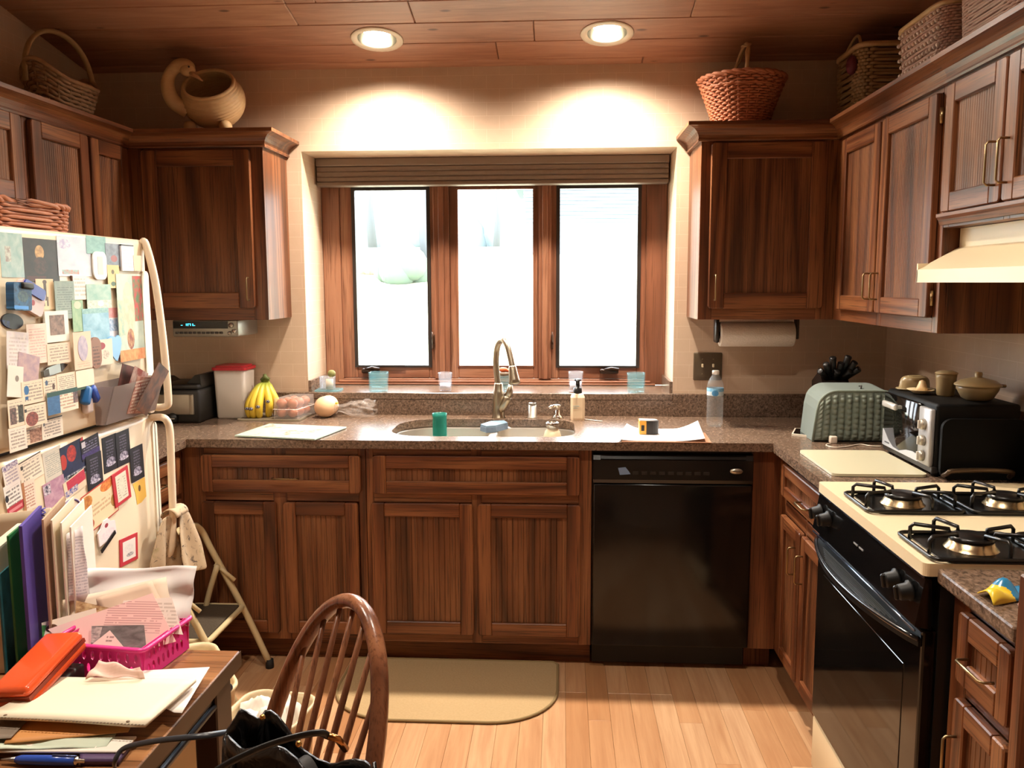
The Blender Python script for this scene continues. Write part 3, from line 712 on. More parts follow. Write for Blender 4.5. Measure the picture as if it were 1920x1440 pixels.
fcard(245, 479, 259, 508, plain('#e9d2b0', .5), 'cream_tag', 'small cream tag right of the hanging notepad', 'tag')
fcard(197, 497, 219, 540, PT('#e3c384', None, ells=((.45, .7, .12, .1, '#6b5a30'), (.45, .18, .2, .1, '#4f6a50'))), 'yellow_bookmark', 'yellow paper bookmark with dark figures on the freezer door', 'bookmark')
o = fcard(132, 517, 159, 562, PT('#eeebe2', '#b9b4a8', 6), 'white_notelet', 'thick white notelet with a brown edge, centre top of freezer', 'notepad', .005)
sub(o, 'spine', plain('#6a4a3a', .5), lambda m, w_, h_: m.box(0, .0052, -w_/2-.001, -w_/2+.002, -h_/2, h_/2))
fcard(67, 523, 100, 581, PT('#ecd0a8', None, rects=((.42, .58, .3, .85, '#5a4a3c', '#3c3028'), (.35, .45, .12, .42, '#6a5a48'), (.56, .66, .12, .42, '#6a5a48')), ells=((.5, .9, .12, .07, '#5a4a3c'),)), 'figure_card', 'cream card printed with a thin dark standing figure', 'card')
fcard(98, 527, 135, 598, PT('#98a69b', '#6d7a72', 16, mottle=('#84978f', 3)), 'grey_green_sheet', 'grey-green sheet of small print on the freezer door', 'leaflet')
fcard(157, 533, 203, 578, PT('#8fbdb0', None, mottle=('#b5d0c2', 3), rects=((.0, 1, 0, .34, '#dfe4d8', '#b5c4b4'),), ells=((.55, .2, .12, .13, '#eef0ea'),)), 'landscape_postcard', 'teal landscape postcard with white foreground', 'postcard')
fcard(130, 563, 151, 622, PT('#a9c79f', None, mottle=('#86b28a', 3), ells=((.5, .85, .3, .12, '#e3d3b8'),)), 'green_card', 'narrow pale green card on the freezer door', 'card')
fcard(149, 578, 199, 640, PT('#a8d3e6', None, mottle=('#6fa9c6', 2), rects=((0, .3, .0, .2, '#5f7fa6', '#a8d3e6'), (0, 1, .85, 1, '#9cc7c4', '#7fb0b2'))), 'sky_photo', 'sky-blue photo in the middle right of the freezer', 'photo')
fcard(199, 577, 222, 632, PT('#e7dfe4', None, rects=((0, 1, .66, 1, '#d98a8a', '#e3a3a0'), (.1, .9, .2, .62, '#7a9fc6', '#c9d6ea'))), 'red_blue_card', 'small red, white and blue card left of the robed figure print', 'card')
fcard(216, 514, 263, 676, PT('#cfdccb', None, mottle=('#a9c2b4', 2.6), rects=((.62, 1, .45, .98, '#c23a34', '#4a7a4a'), (0, 1, 0, .13, '#e8843c', '#f0a868'), (.0, .3, .3, .7, '#d9d4b0', '#9ac0b0')), ells=((.42, .55, .24, .36, '#e6dcc0', '#c9c4a4'), (.42, .82, .13, .07, '#e8d2b4'), (.45, .25, .14, .12, '#8a3a30', '#c9a070'))), 'robed_figure_print', 'tall print of a pale robed figure with red roses', 'print', .0012)
m_ = fcard(193, 629, 220, 678, plain('#74aede', .3), 'blue_leaf_magnet', 'pale blue leaf-shaped magnet pointing down', 'magnet', .004, shape=[(-1, .5), (-.8, .85), (-.3, 1), (.2, .85), (.6, 1), (.95, .75), (1, .3), (.75, -.35), (.3, -1), (0, -.85), (-.6, -.3)])
fcard(172, 636, 202, 684, PT('#ead6c0', None, ells=((.3, .75, .25, .14, '#9c2f38'), (.55, .4, .22, .18, '#b0a08c', '#e6d6c2'))), 'script_card', 'cream card with a red dash right of the wooden plaque', 'card')
o = fcard(156, 632, 177, 691, PT('#8f5f45', '#3f2418', 9, marg=(.2, .8, .08, .7)), 'wooden_plaque', 'small round-ended brown wooden plaque with dark lettering', 'plaque', .006, shape='round', r=.48)
o = fcard(123, 622, 157, 692, PT('#ecccb0', '#d0a890', 16, marg=(.15, .85, .06, .2)), 'oval_portrait_card', 'pinkish card with a blue-grey oval portrait', 'card', .001)
sub(o, 'oval_picture', PT('#a59ab4', None, mottle=('#cdbfca', 3)), lambda m, w_, h_: m.prism([(w_*.27*math.cos(2*PI*k/24), h_*.06+h_*.34*math.sin(2*PI*k/24)) for k in range(24)], 'x', .001, .0018))
o = fcard(75, 583, 119, 641, plain('#e4e2d6', .35), 'framed_photo_magnet', 'white framed photo magnet with a brown baby picture', 'frame', .006)
sub(o, 'picture', PT('#a08070', None, mottle=('#5f4a40', 3)), lambda m, w_, h_: m.box(.006, .0066, -w_*.31, w_*.31, -h_*.27, h_*.37))
# left edge clutter
o = fcard(26, 533, 74, 585, plain('#d4b9b6', .4), 'chip_clip', 'tilted pinkish chip clip with a dark blue cap', 'clip', .012, tilt=-22, shape='round', r=.18)
sub(o, 'cap', plain('#2f3f9e', .35), lambda m, w_, h_: m.prism(rrect(-w_*.42, w_*.42, h_*.1, h_*.52, .008, 3), 'x', .002, .016))
sub(o, 'red_mark', plain('#a34a52', .5), lambda m, w_, h_: m.prism([(w_*.05+.007*math.cos(k*PI/6), -h_*.15+.007*math.sin(k*PI/6)) for k in range(12)], 'x', .012, .0126))
o = fcard(0, 530, 34, 582, PT('#2f6a9a', None, mottle=('#1b3550', 4), rects=((.0, .8, .04, .16, '#4a9ae8'),), ells=((.5, .5, .3, .2, '#4d6a70', '#2a4a60'),)), 'blue_holder', 'glossy blue plastic holder at the left edge of the freezer', 'holder', .02, tilt=-4, shape='round', r=.1)
sub(o, 'black_clip', BLACKM, lambda m, w_, h_: m.rbox(.004, .026, -w_*.1, w_*.55, h_*.28, h_*.52, .004))
fcard(0, 588, 40, 617, PT('#16110e', None, rects=((0, .35, .0, .5, '#27366e', '#16110e'),)), 'oval_magnet', 'black oval magnet at the left edge of the freezer', 'magnet', .005, tilt=-8, shape='oval')
fcard(40, 607, 78, 682, PT('#efd0bf', '#d9a79c', 14, mottle=('#f0dcca', 2)), 'pink_sheet', 'pale pink sheet below the black oval magnet', 'paper')
fcard(0, 622, 42, 692, PT('#eadfd8', '#c4b7b2', 10, mottle=('#d5ccd0', 3)), 'crumpled_slip', 'creased whitish slips at the left edge of the freezer', 'paper', tilt=-6)
fcard(20, 664, 61, 717, PT('#c8a6a4', None, mottle=('#a78f9c', 3)), 'pink_photo', 'tilted pink and mauve photo on the freezer door', 'photo', tilt=-14)
fcard(0, 686, 30, 745, PT('#efe7da', None, ells=((.6, .6, .12, .1, '#8f857c'),)), 'white_slip', 'white slip with a small grey mark at the left edge', 'paper', tilt=-10)
fcard(77, 643, 122, 682, PT('#ead3ba', '#9a8878', 7), 'appointment_card', 'cream appointment card under the framed baby photo', 'card')
o = fcard(76, 682, 123, 703, plain('#b9bdbe', .3, .4), 'clip_magnet', 'silver and dark brown arrow-shaped clip magnet', 'magnet', .006, tilt=8, shape=[(-1, -.5), (-.6, -.8), (.45, -.8), (1, 0), (.45, .8), (-.6, .8), (-1, .5)])
sub(o, 'dark_tip', plain('#3a2a20', .4), lambda m, w_, h_: m.prism([(w_*.22, -h_*.42), (w_*.51, 0), (w_*.22, h_*.42)], 'x', .006, .007))
sub(o, 'dark_tail', plain('#4a3a28', .4), lambda m, w_, h_: m.box(.006, .007, -w_*.5, -w_*.28, -h_*.3, h_*.3))
biz = 'business cards and slips on the freezer'
def biz_card(a, label, **k): return fcard(*a, PT(k.pop('base', '#ecd9bf'), k.pop('ink', '#8c7f74'), k.pop('n', 7), **k), 'business_card', label, 'card')
biz_card((27, 713, 70, 756), 'business card with a blue round emblem', rects=((.12, .26, .2, .35, '#2f5f92'),), ells=((.2, .62, .11, .2, '#2f6aa0'),))
biz_card((67, 706, 93, 742), 'small card with a dark sprig drawing', ells=((.75, .45, .1, .16, '#5a4438'), (.25, .7, .1, .14, '#3f5a78')))
biz_card((92, 699, 129, 731), 'card of small print right of the sprig card', n=9)
biz_card((128, 693, 162, 729), 'white card with a dark green lower edge', base='#f2e4cc', ink=None, rects=((0, 1, 0, .13, '#2c4a2c'),))
biz_card((72, 731, 131, 773), 'blue and dark green card with cream centre', base='#e6dfc8', ink='#b58a70', rects=((0, .4, 0, 1, '#3a6ea0', '#31608f'), (0, 1, .8, 1, '#1f4a42'), (.84, 1, .3, .8, '#4a3c44', '#8a6a60')))
biz_card((0, 748, 31, 800), 'card with two small standing people', rects=((.1, .5, .1, .7, '#8a6a62', '#4a4440'), (.62, .95, .12, .75, '#4a4a3c', '#2a2420')))
biz_card((31, 757, 73, 798), 'card with a red-brown flower', ells=((.32, .35, .28, .33, '#a4584a', '#6a3a34'),), rects=((.0, .1, .7, .85, '#3a3430'),))
biz_card((34, 797, 80, 838), 'card with a small face photo', rects=((.45, .98, .05, .75, '#8a5f4c', '#c9987c'), (.04, .12, .75, .9, '#4a4440')))
biz_card((77, 783, 117, 826), 'card with a dark top edge, lowest on the freezer', base='#f2e6d4', rects=((0, 1, .94, 1, '#3c3630'), (.08, .16, .68, .84, '#6a6a6a')))
biz_card((0, 800, 35, 858), 'plain printed sheet in the bottom left corner of the freezer', base='#f2e2d2')
# 3-D clip and the clear pocket of brochures
p0 = at(135, 752, 'x', FXD)
t = thing('bag_clip', 'blue and white bag clip left of the brochure pocket', 'clip', (FXD, p0.y, at(150, 755, 'x', FXD).z), 'papers and magnets on the fridge doors')
c0 = at(157, 752, 'x', FXD)
m = MB(); m.rbox(FXD+.001, FXD+.02, c0.y-.019, c0.y+.017, c0.z-.034, c0.z+.012, .008); m.build('white_body', plain('#e2d6d4', .35), t)
for s, q in ((-1, -20), (1, 30)):
    M_ = Matrix.Translation((FXD+.018, c0.y+s*.018, c0.z+.018)) @ Matrix.Rotation(math.radians(q), 4, 'X'); m = MB(); m.rbox(-.012, .012, -.013, .013, -.026, .026, .008, M=M_); m.build('jaw', plain('#2f4fa6' if s > 0 else '#2a68a8', .3), t)
P = [at(*q, 'x', FXD) for q in ((178, 718), (270, 700), (253, 795), (168, 805))]
t = thing('brochure_pocket', 'clear plastic pocket full of brochures at the freezer corner', 'holder', (FXD, P[0].y, P[3].z), 'papers and magnets on the fridge doors')
ya, yb = P[0].y-.01, P[1].y+.004; zt, zb = P[0].z-.01, P[3].z+.006
m = MB(); m.prism([(FXD+.001, zb), (FXD+.03, zb), (FXD+.062, zt), (FXD+.06, zt), (FXD+.029, zb+.002), (FXD+.003, zb+.002), (FXD+.003, zt+.01), (FXD+.001, zt+.01)], 'y', ya, yb)
m.prism([(FXD+.003, zb+.002), (FXD+.028, zb+.002), (FXD+.058, zt), (FXD+.003, zt+.0)], 'y', ya, ya+.001); m.prism([(FXD+.003, zb+.002), (FXD+.028, zb+.002), (FXD+.058, zt), (FXD+.003, zt+.0)], 'y', yb-.001, yb)
m.build('sleeve', film_mat('clear_plastic', S('#d6ccc8'), .3), t)
rr = random.Random(4)
for k, (cols, txt) in enumerate(((('#6a3a34', '#3a2a24'), 'brown and black folded brochure in the pocket'), (('#a3544c', '#d9c4b8'), 'red and white brochure in the pocket'), (('#c9a090', '#8f4a44'), 'pink brochure in the front of the pocket'), (('#4a3a34', '#8a5a40'), 'dark brochure at the back of the pocket'))):
    m = MB(); yy = ya+.012+k*.012; M_ = Matrix.Translation((FXD+.01+k*.011, (ya+yb)/2+(.02*k-.03), zb+.01)) @ Matrix.Rotation(math.radians(8+k*4), 4, 'Y') @ Matrix.Rotation(math.radians((-14, -20, -8, -24)[k]), 4, 'X')
    m.box(0, .002, -.052, .045, 0, (.15, .14, .115, .155)[k], M=M_)
    tag(m.build('brochure', PT(cols[0], '#e9dccf' if k == 2 else None, 12, mottle=(cols[1], 4)), keep=False), txt, 'brochure')
fcard(250, 712, 279, 782, PT('#e9d6c0', '#a0968c', 12, rects=((0, 1, .0, .14, '#3d7a74'), (.1, 1, .16, .28, '#a33c3c'))), 'slip_card', 'slip with teal and red foot behind the brochure pocket', 'paper')
# fridge door
fcard(0, 868, 36, 912, PT('#eadfd6', '#9a8aa0', 7, rects=((0, 1, .78, 1, '#6a5a8a', '#e6dce0'),)), 'purple_white_card', 'white card with purple top at the left edge of the fridge door', 'card', tilt=9)
fcard(36, 856, 80, 902, PT('#f0e2cd', '#8f857a', 7, rects=((.06, .16, .66, .82, '#4a4642'), (0, 1, .95, 1, '#4a4038'))), 'business_card', 'white business card with dark top edge on the lower door', 'card', tilt=9)
fcard(81, 838, 116, 898, PT('#d5cfc0', '#9aa096', 15), 'list_sheet', 'grey printed list at the top of the lower door', 'paper', tilt=6)
fcard(0, 905, 41, 964, PT('#efe6df', '#4a464a', 8, rects=((0, 1, 0, .28, '#b23440'), (.1, .9, .08, .18, '#d98a90')), ells=((.1, .58, .1, .12, '#2a2a30'),)), 'red_white_flyer', 'white flyer with a red foot at the left edge of the lower door', 'flyer', tilt=9)
fcard(41, 900, 66, 957, PT('#ead9c6', '#b0705c', 10, rects=((0, .2, 0, 1, '#b07a52'),)), 'striped_card', 'card with a tan stripe beside the red flyer', 'card', tilt=4)
fcard(114, 828, 159, 900, PT('#232c52', None, mottle=('#1b1c34', 3), ells=((.45, .72, .2, .22, '#c7402f', '#8a2a30'), (.08, .6, .14, .2, '#b83a30'), (.95, .8, .1, .2, '#c03c3a')), rects=((0, 1, 0, .2, '#3a4254', '#b9bcc4'), (.2, .45, .05, .16, '#16181e'), (.68, .95, .05, .16, '#16181e'))), 'blue_red_poster', 'dark blue poster card with red shapes on the lower door', 'card', tilt=6)
fcard(150, 818, 185, 858, PT('#1a1420', '#8a84a0', 8, rects=((0, 1, .1, .34, '#4a3a7a', '#35285a'), (.05, .25, .62, .9, '#d6d2da'))), 'ticket', 'purple and black ticket at the top of the lower door', 'ticket', tilt=6)
for a, lab in (((160, 850, 190, 916), 'black bookmark nearest the autumn card'), ((192, 816, 220, 884), 'black bookmark, left of the top pair'), ((217, 807, 243, 872), 'black bookmark highest on the lower door'), ((243, 836, 268, 901), 'black bookmark furthest right on the lower door')):
    fcard(*a, PT('#17141c', '#6a6478', 12, marg=(.25, .75, .42, .92), ells=((.5, .28, .3, .12, '#b9b4c8', '#3c3450'), (.5, .2, .33, .05, '#ddd9e6', '#6a6080')), border=('#0c0b10', .05, .02)), 'bookmark', lab, 'bookmark', tilt=2)
fcard(80, 898, 121, 948, PT('#c9a3b4', None, mottle=('#a87a94', 3), rects=((.03, .34, .55, .92, '#2f2848', '#e6dce6'),)), 'mauve_photo_card', 'mauve photo card with a dark inset on the lower door', 'card', tilt=6)
fcard(117, 891, 159, 925, PT('#e3d0b4', None, rects=((.15, 1, .35, .95, '#b7344a', '#c23c50'), (.02, .6, .1, .45, '#3f55a0', '#e6d2c4'))), 'red_blue_sticker', 'red and blue slanted logo sticker on the lower door', 'sticker', tilt=12)
o = fcard(105, 934, 151, 992, PT('#efe2d2', None, rects=((.45, .85, .35, .6, '#3a3028', '#c9883c'),)), 'ring_magnet', 'round white magnet with a purple ring behind the folders', 'magnet', .003, shape='oval')
sub(o, 'purple_ring', plain('#57437e', .45), lambda m, w_, h_: m.tube([(.003, w_*.44*math.cos(2*PI*k/32), h_*.44*math.sin(2*PI*k/32)) for k in range(32)], .0028, 6, closed=True))
fcard(152, 908, 217, 984, PT('#ecd6ae', '#c4a078', 9, marg=(.25, .8, .3, .6), border=('#b9473a', .02, .03), ells=((.14, .78, .16, .16, '#b06a30', '#d99a50'), (.75, .86, .2, .14, '#c9622c', '#e39a4a'), (.12, .2, .14, .14, '#c4602c', '#a84a24'), (.9, .35, .1, .16, '#b98a4a', '#8a7a3c'))), 'autumn_card', 'cream card bordered with autumn leaves on the lower door', 'card', tilt=9)
o = fcard(208, 880, 239, 944, plain('#c23a44', .4), 'red_picture_magnet', 'red framed card above the autumn card', 'frame', .003, tilt=7)
sub(o, 'picture', PT('#e6dcc8', '#a8a08c', 10, ells=((.5, .5, .3, .36, '#d2d0bc', '#e8e0cc'),)), lambda m, w_, h_: m.box(.003, .0036, -w_*.33, w_*.33, -h_*.4, h_*.4))
fcard(250, 900, 273, 944, PT('#eebf55', None, ells=((.5, .66, .1, .14, '#6a5020'),)), 'sticky_note', 'yellow sticky note near the fridge handle', 'note', tilt=4, shape=[(-1, 1), (1, 1), (1, -.75), (.1, -1), (-.6, -.95), (-.7, .1)])
o = fcard(178, 973, 212, 1014, PT('#efe2e4', None, ells=((.5, .72, .1, .1, '#9a3a48'), (.5, .3, .4, .2, '#e3d3da', '#efe2e4'))), 'house_magnet', 'small white house-shaped magnet on the lower door', 'magnet', .004, tilt=8, shape=[(-1, -1), (1, -1), (1, .3), (.5, .55), (.3, .95), (-.2, 1), (-.6, .5), (-1, .3)])
fcard(181, 1005, 212, 1026, plain('#161314', .4), 'magnetic_strip', 'black magnetic strip under the white house magnet', 'magnet', .003, tilt=24, shape=[(-1, -.35), (1, -.35), (1, .35), (-1, .35)])
o = fcard(223, 1005, 257, 1056, plain('#c23a48', .4), 'red_picture_magnet', 'small red framed sketch, lowest on the fridge door', 'frame', .003, tilt=-4)
sub(o, 'picture', PT('#e6e2de', None, ells=((.55, .25, .28, .1, '#7a7880', '#c9c6c8'), (.45, .6, .35, .2, '#d9d6d4', '#e6e2de'))), lambda m, w_, h_: m.box(.003, .0036, -w_*.36, w_*.36, -h_*.36, h_*.36))
# tea towel hung through the lower handle
TW = NT('printed_tea_towel'); v = TW.coord('Object'); f = TW.noise(v, 38, 5, .7, 1.2); f2 = TW.noise(v, 12, 3)
c = TW.mix(TW.ramp(f, [(.56, (0, 0, 0)), (.64, (1, 1, 1))]), S('#b9a284'), S('#5c5046')); c = TW.mix(TW.ramp(f2, [(.62, (0, 0, 0)), (.7, (.7, .7, .7))]), c, S('#8a8450')); TW.p(Base_Color=c, Roughness=.9)
t = thing('tea_towel', 'beige printed tea towel hanging from the lower fridge handle', 'towel', (-.27, -1.16, .5))
def towel(side, x0, y0, dx):
    m = MB()
    def fn(u, v):
        w_ = .018+.075*min(1, v*1.6)**.7; a = (u-.5)*2
        return (x0+dx*v**1.1+.012*math.sin(u*9+side)*min(1, v*2), y0+a*w_+.01*side, .765-.22*v+(.006*math.sin(u*5))*v - (0 if v > .05 else .0))
    m.grid(16, 14, fn); return m.build('front_fold' if side < 0 else 'back_fold', TW.m, t, thick=.004, sub=1)
towel(-1, -.268, -1.195, -.012); towel(1, -.258, -1.115, .035)
m = MB(); m.grid(9, 8, lambda u, v: (-.265+.026*math.cos(PI*u), -1.15+(v-.5)*.085, .757+.026*math.sin(PI*u))); m.build('loop_over_handle', TW.m, t, thick=.004)

# ------------------------------------------------------------------ range
Ya, Yb = -2.028, -1.285
rg = thing('gas_range', 'gas range with cream cooktop and black glass oven door', 'range', (2.1, -1.66, 0))
m = MB(); m.box(1.80, 2.41, Ya+.003, Yb-.003, .02, .893); m.build('body', plain('#1a1613', .4), rg)
m = MB(); m.plate(rrect(1.762, 2.418, Ya, Yb, .012, 4), [], .893, .921); bmesh.ops.bevel(m.bm, geom=[e for e in m.bm.edges if all(abs(v.co.z-.921) < 1e-4 for v in e.verts) and e.calc_face_angle(0) > .5], offset=.011, segments=3, affect='EDGES'); ct = m.build('cooktop', CREAM, rg)
m = MB(); m.rbox(2.352, 2.418, Ya, Yb, .92, 1.075, .015, 3); m.build('backguard', CREAM, rg)
m = MB(); m.prism([(1.78, .895), (1.768, .893), (1.75, .782), (1.785, .775)], 'y', Ya+.002, Yb-.002); cp = m.build('control_panel', plain('#0b0a0a', .12), rg)
m = MB(); m.prism([(1.7665, .8915), (1.7645, .8915), (1.7635, .887), (1.7655, .887)], 'y', Ya+.004, Yb-.004); m.build('trim_strip', plain('#8c96a6', .2, 1.0), cp)
for y in (-1.335, -1.41, -1.90, -1.975):
    zc = .842; xc = 1.7595; M_ = Matrix.Translation((xc, y, zc)) @ Matrix.Rotation(math.radians(-99), 4, 'Y')
    m = MB(); m.lathe([(.024, 0), (.024, .004), (.019, .008), (.0175, .024), (.015, .028), (0, .028)], n=20, M=M_); kb = m.build('knob', plain('#0f0e0d', .5, 0, .3), cp)
    m = MB(); m.box(-.0165, .0165, -.0042, .0042, .02, .036, .003, M=M_); m.build('knob_grip', plain('#1c1a18', .35, 0, .4), kb)
m = MB()
for y in (-1.63, -1.67): m.box(-.0006, .0006, y-.014, y+.014, -.002, .002, M=Matrix.Translation((1.7582, 0, .838)))
tag(m.build('lettering_strip', plain('#8f8a84', .4), cp), kind='stuff')
m = MB(); m.box(1.768, 1.80, Ya+.004, Yb-.004, .2, .772, .006, 2); od = m.build('oven_door', plain('#0a0909', .1), rg)
m = MB(); m.box(1.7665, 1.7685, Ya+.09, Yb-.07, .27, .66, .001); m.build('oven_glass', plain('#0d0c0b', .05), od)
# bowed grip along the top of the door
def bow(t): return 1.762-.058*math.sin(PI*t)**.8
m = MB(); n_ = 24; out = [(bow(k/n_), Yb-.008+(Ya-Yb+.016)*k/n_) for k in range(n_+1)]
m.plate(out+[(1.772, out[-1][1]), (1.772, out[0][1])], [], .735, .752); hd = m.build('handle', plain('#0c0b0a', .5, 0, .25), od)
m = MB(); m.tube([(x, y, .752) for x, y in out], .0055, 8); m.build('grip_edge', plain('#1c1b1c', .15), hd)
m = MB(); m.tube([(1.752, Yb-.006, .772), (1.752, Ya+.006, .772)], .003, 6); m.build('trim_strip', plain('#7f8ba0', .2, 1.0), od)
for k in range(7):
    m = MB(); x = 1.752-.005*k; L = .27-.02*k; m.box(x-.0012, x+.0012, -1.66-L, -1.66+L, .752, .7535); m.build('vent_slot', plain('#2b2927', .3), hd)
m = MB(); m.rbox(1.772, 1.80, Ya+.004, Yb-.004, .03, .192, .006, 2); m.build('storage_drawer', CREAM, rg)
SPILL = plain('#0d0c0b', .2)
for yc in (-1.545, -1.925):
    m = MB(); m.plate(rrect(1.805, 2.335, yc-.102, yc+.102, .03, 4), [], .921, .9245); tray = m.build('burner_tray', SPILL, rg)
    for xc in (1.905, 2.17):
        t = m = None
        m = MB(); m.lathe([(.056, .9246), (.05, .93), (.044, .943), (.03, .945)], (xc, yc, 0), 24, cap=False); b_ = m.build('burner', plain('#c9b48e', .25, 1.0), rg)
        m = MB(); m.lathe([(.045, .943), (.046, .949), (.04, .954), (0, .956)], (xc, yc, 0), 24); m.build('burner_cap', plain('#131110', .3), b_)
        m = MB(); m.tube([(x, y, .929) for x, y in rrect(xc-.122, xc+.118, yc-.1, yc+.1, .018, 3)], .0048, 6, closed=True); g = m.build('grate', plain('#12100e', .28), rg)
        for dx, dy in ((-1, .45), (-.35, 1), (.9, .35), (.3, -1), (-1, -.6), (.95, -.5)):
            ex, ey = xc+max(-.115, min(.112, dx*.118)), yc+max(-.095, min(.095, dy*.098)); ix, iy = xc+(ex-xc)*.36, yc+(ey-yc)*.36
            m = MB(); m.tube([(ex, ey, .929), (ex, ey, .958), (ex+(ix-ex)*.1, ey+(iy-ey)*.1, .9655), (ix, iy, .962), (ix, iy, .955)], .0046, 6); m.build('grate_finger', plain('#12100e', .28), g)
# hood
hd = thing('range_hood', 'cream range hood under the short wall cabinet', 'hood', (2.2, -1.66, 1.5))
m = MB(); m.prism([(2.02, 1.506), (2.02, 1.542), (2.135, 1.606), (2.135, 1.6585), (2.415, 1.6585), (2.415, 1.506), (2.40, 1.506), (2.40, 1.545), (2.04, 1.545), (2.04, 1.506)], 'y', -2.03, -1.2735)
m.box(2.02, 2.415, -1.279, -1.272, 1.507, 1.56); m.build('shell', CREAM, hd)
m = MB(); m.box(2.05, 2.39, -1.98, -1.32, 1.53, 1.542); m.build('grease_filter', plain('#3a342c', .5, .6), hd)
# ------------------------------------------------------------------ on the back worktop
ZT = .9142
AQUA = film_mat('aqua_glass', S('#a8e0ea'), .13, .04, (.9, .975, .985, 1)); CLEAR = film_mat('clear_glass', S('#eef2f8'), .14, .04, (.96, .97, .99, 1)); TEALG = film_mat('teal_plastic', S('#2f8f80'), .5, .15, (.45, .85, .78, 1))
CHROME = plain('#d4d0c8', .12, 1.0)
FILM = film_mat('clear_film', S('#efe4dc'), .12, .06, (.97, .95, .93, 1))
# small toaster-like cooker at the left
t = thing('countertop_cooker', 'black and stainless cooker half hidden beyond the fridge handle', 'cooker', (-.68, -.17, ZT))
m = MB(); m.rbox(-.80, -.545, -.285, -.05, ZT, 1.06, .012, 2); m.build('body', BLACKM, t)
m = MB(); m.rbox(-.80, -.568, -.292, -.28, .952, 1.04, .004, 2); m.box(-.585, -.572, -.295, -.29, .954, 1.038, .002); m.build('steel_front', plain('#a39a8c', .35, .8), t)
m = MB(); m.rbox(-.795, -.55, -.28, -.055, 1.058, 1.082, .008, 2); m.prism([(-.66, 1.07), (-.62, 1.075), (-.575, 1.118), (-.552, 1.118), (-.548, 1.07)], 'y', -.25, -.09); m.prism([(-.80, 1.07), (-.70, 1.075), (-.74, 1.1), (-.80, 1.104)], 'y', -.25, -.09); m.build('lid', plain('#14120f', .4), t)
m = MB(); m.lathe([(.024, 0), (.024, .006), (.02, .01), (.019, .022), (0, .024)], n=20, M=Matrix.Translation((-.662, -.285, .937)) @ Matrix.Rotation(PI/2, 4, 'X')); k_ = m.build('knob', BLACKM, t)
m = MB(); m.box(-.664, -.645, -.311, -.308, .936, .939); m.build('pointer', plain('#b9b2a6', .4), k_)
# white canister
t = thing('canister', 'tall white plastic canister with a red lid', 'canister', (-.46, -.09, ZT))
m = MB(); L = []
for ins, z in ((.006, ZT), (.002, ZT+.006), (-.004, 1.13)): L.append([(x, y, z) for x, y in rrect(-.53+ins, -.395-ins, -.155+ins, -.03-ins, .016, 4)])
n_ = len(L[0]); m._new([p for l in L for p in l], [(i*n_+k, i*n_+(k+1) % n_, (i+1)*n_+(k+1) % n_, (i+1)*n_+k) for i in range(2) for k in range(n_)]+[tuple(range(n_))[::-1], tuple(range(2*n_, 3*n_))], True); m.build('tub', plain('#d9cfc4', .35), t)
m = MB(); m.plate(rrect(-.541, -.384, -.166, -.019, .02, 4), [], 1.13, 1.142); m.plate(rrect(-.528, -.397, -.153, -.032, .016, 4), [], 1.142, 1.15); m.build('lid', plain('#b3202c', .35), t)
# tray, bananas, clear box of fruit
t = thing('serving_board', 'thin tray under the bananas and the clear fruit box', 'tray', (-.27, -.12, ZT))
m = MB(); m.plate(rrect(-.41, -.135, -.215, -.028, .01, 3), [], ZT, ZT+.006); m.build('board', plain('#6e6250', .4), t)
m = MB(); m.plate(rrect(-.413, -.132, -.218, -.025, .012, 3), [rrect(-.406, -.139, -.211, -.032, .01, 3)], ZT+.001, ZT+.008); m.build('rim', plain('#a8a08c', .3, .5), t)
BAN = NT('banana_skin'); sz = BAN.n('SeparateXYZ', Vector=BAN.coord('Generated')); nz = BAN.noise(BAN.coord('Object'), 30, 3)
c = BAN.ramp(sz.outputs[2], [(0, S('#4a4218')), (.05, S('#c9a832')), (.12, S('#e3bf3c')), (.7, S('#d8bd3e')), (.88, S('#8f9a38')), (1, S('#5c5a28'))]); BAN.p(Base_Color=BAN.mix(BAN.math('MULTIPLY', nz, .18), c, S('#9a7a20')), Roughness=.45)
bz = ZT+.008
hub = Vector((-.328, -.075, 1.072)); bananas = []
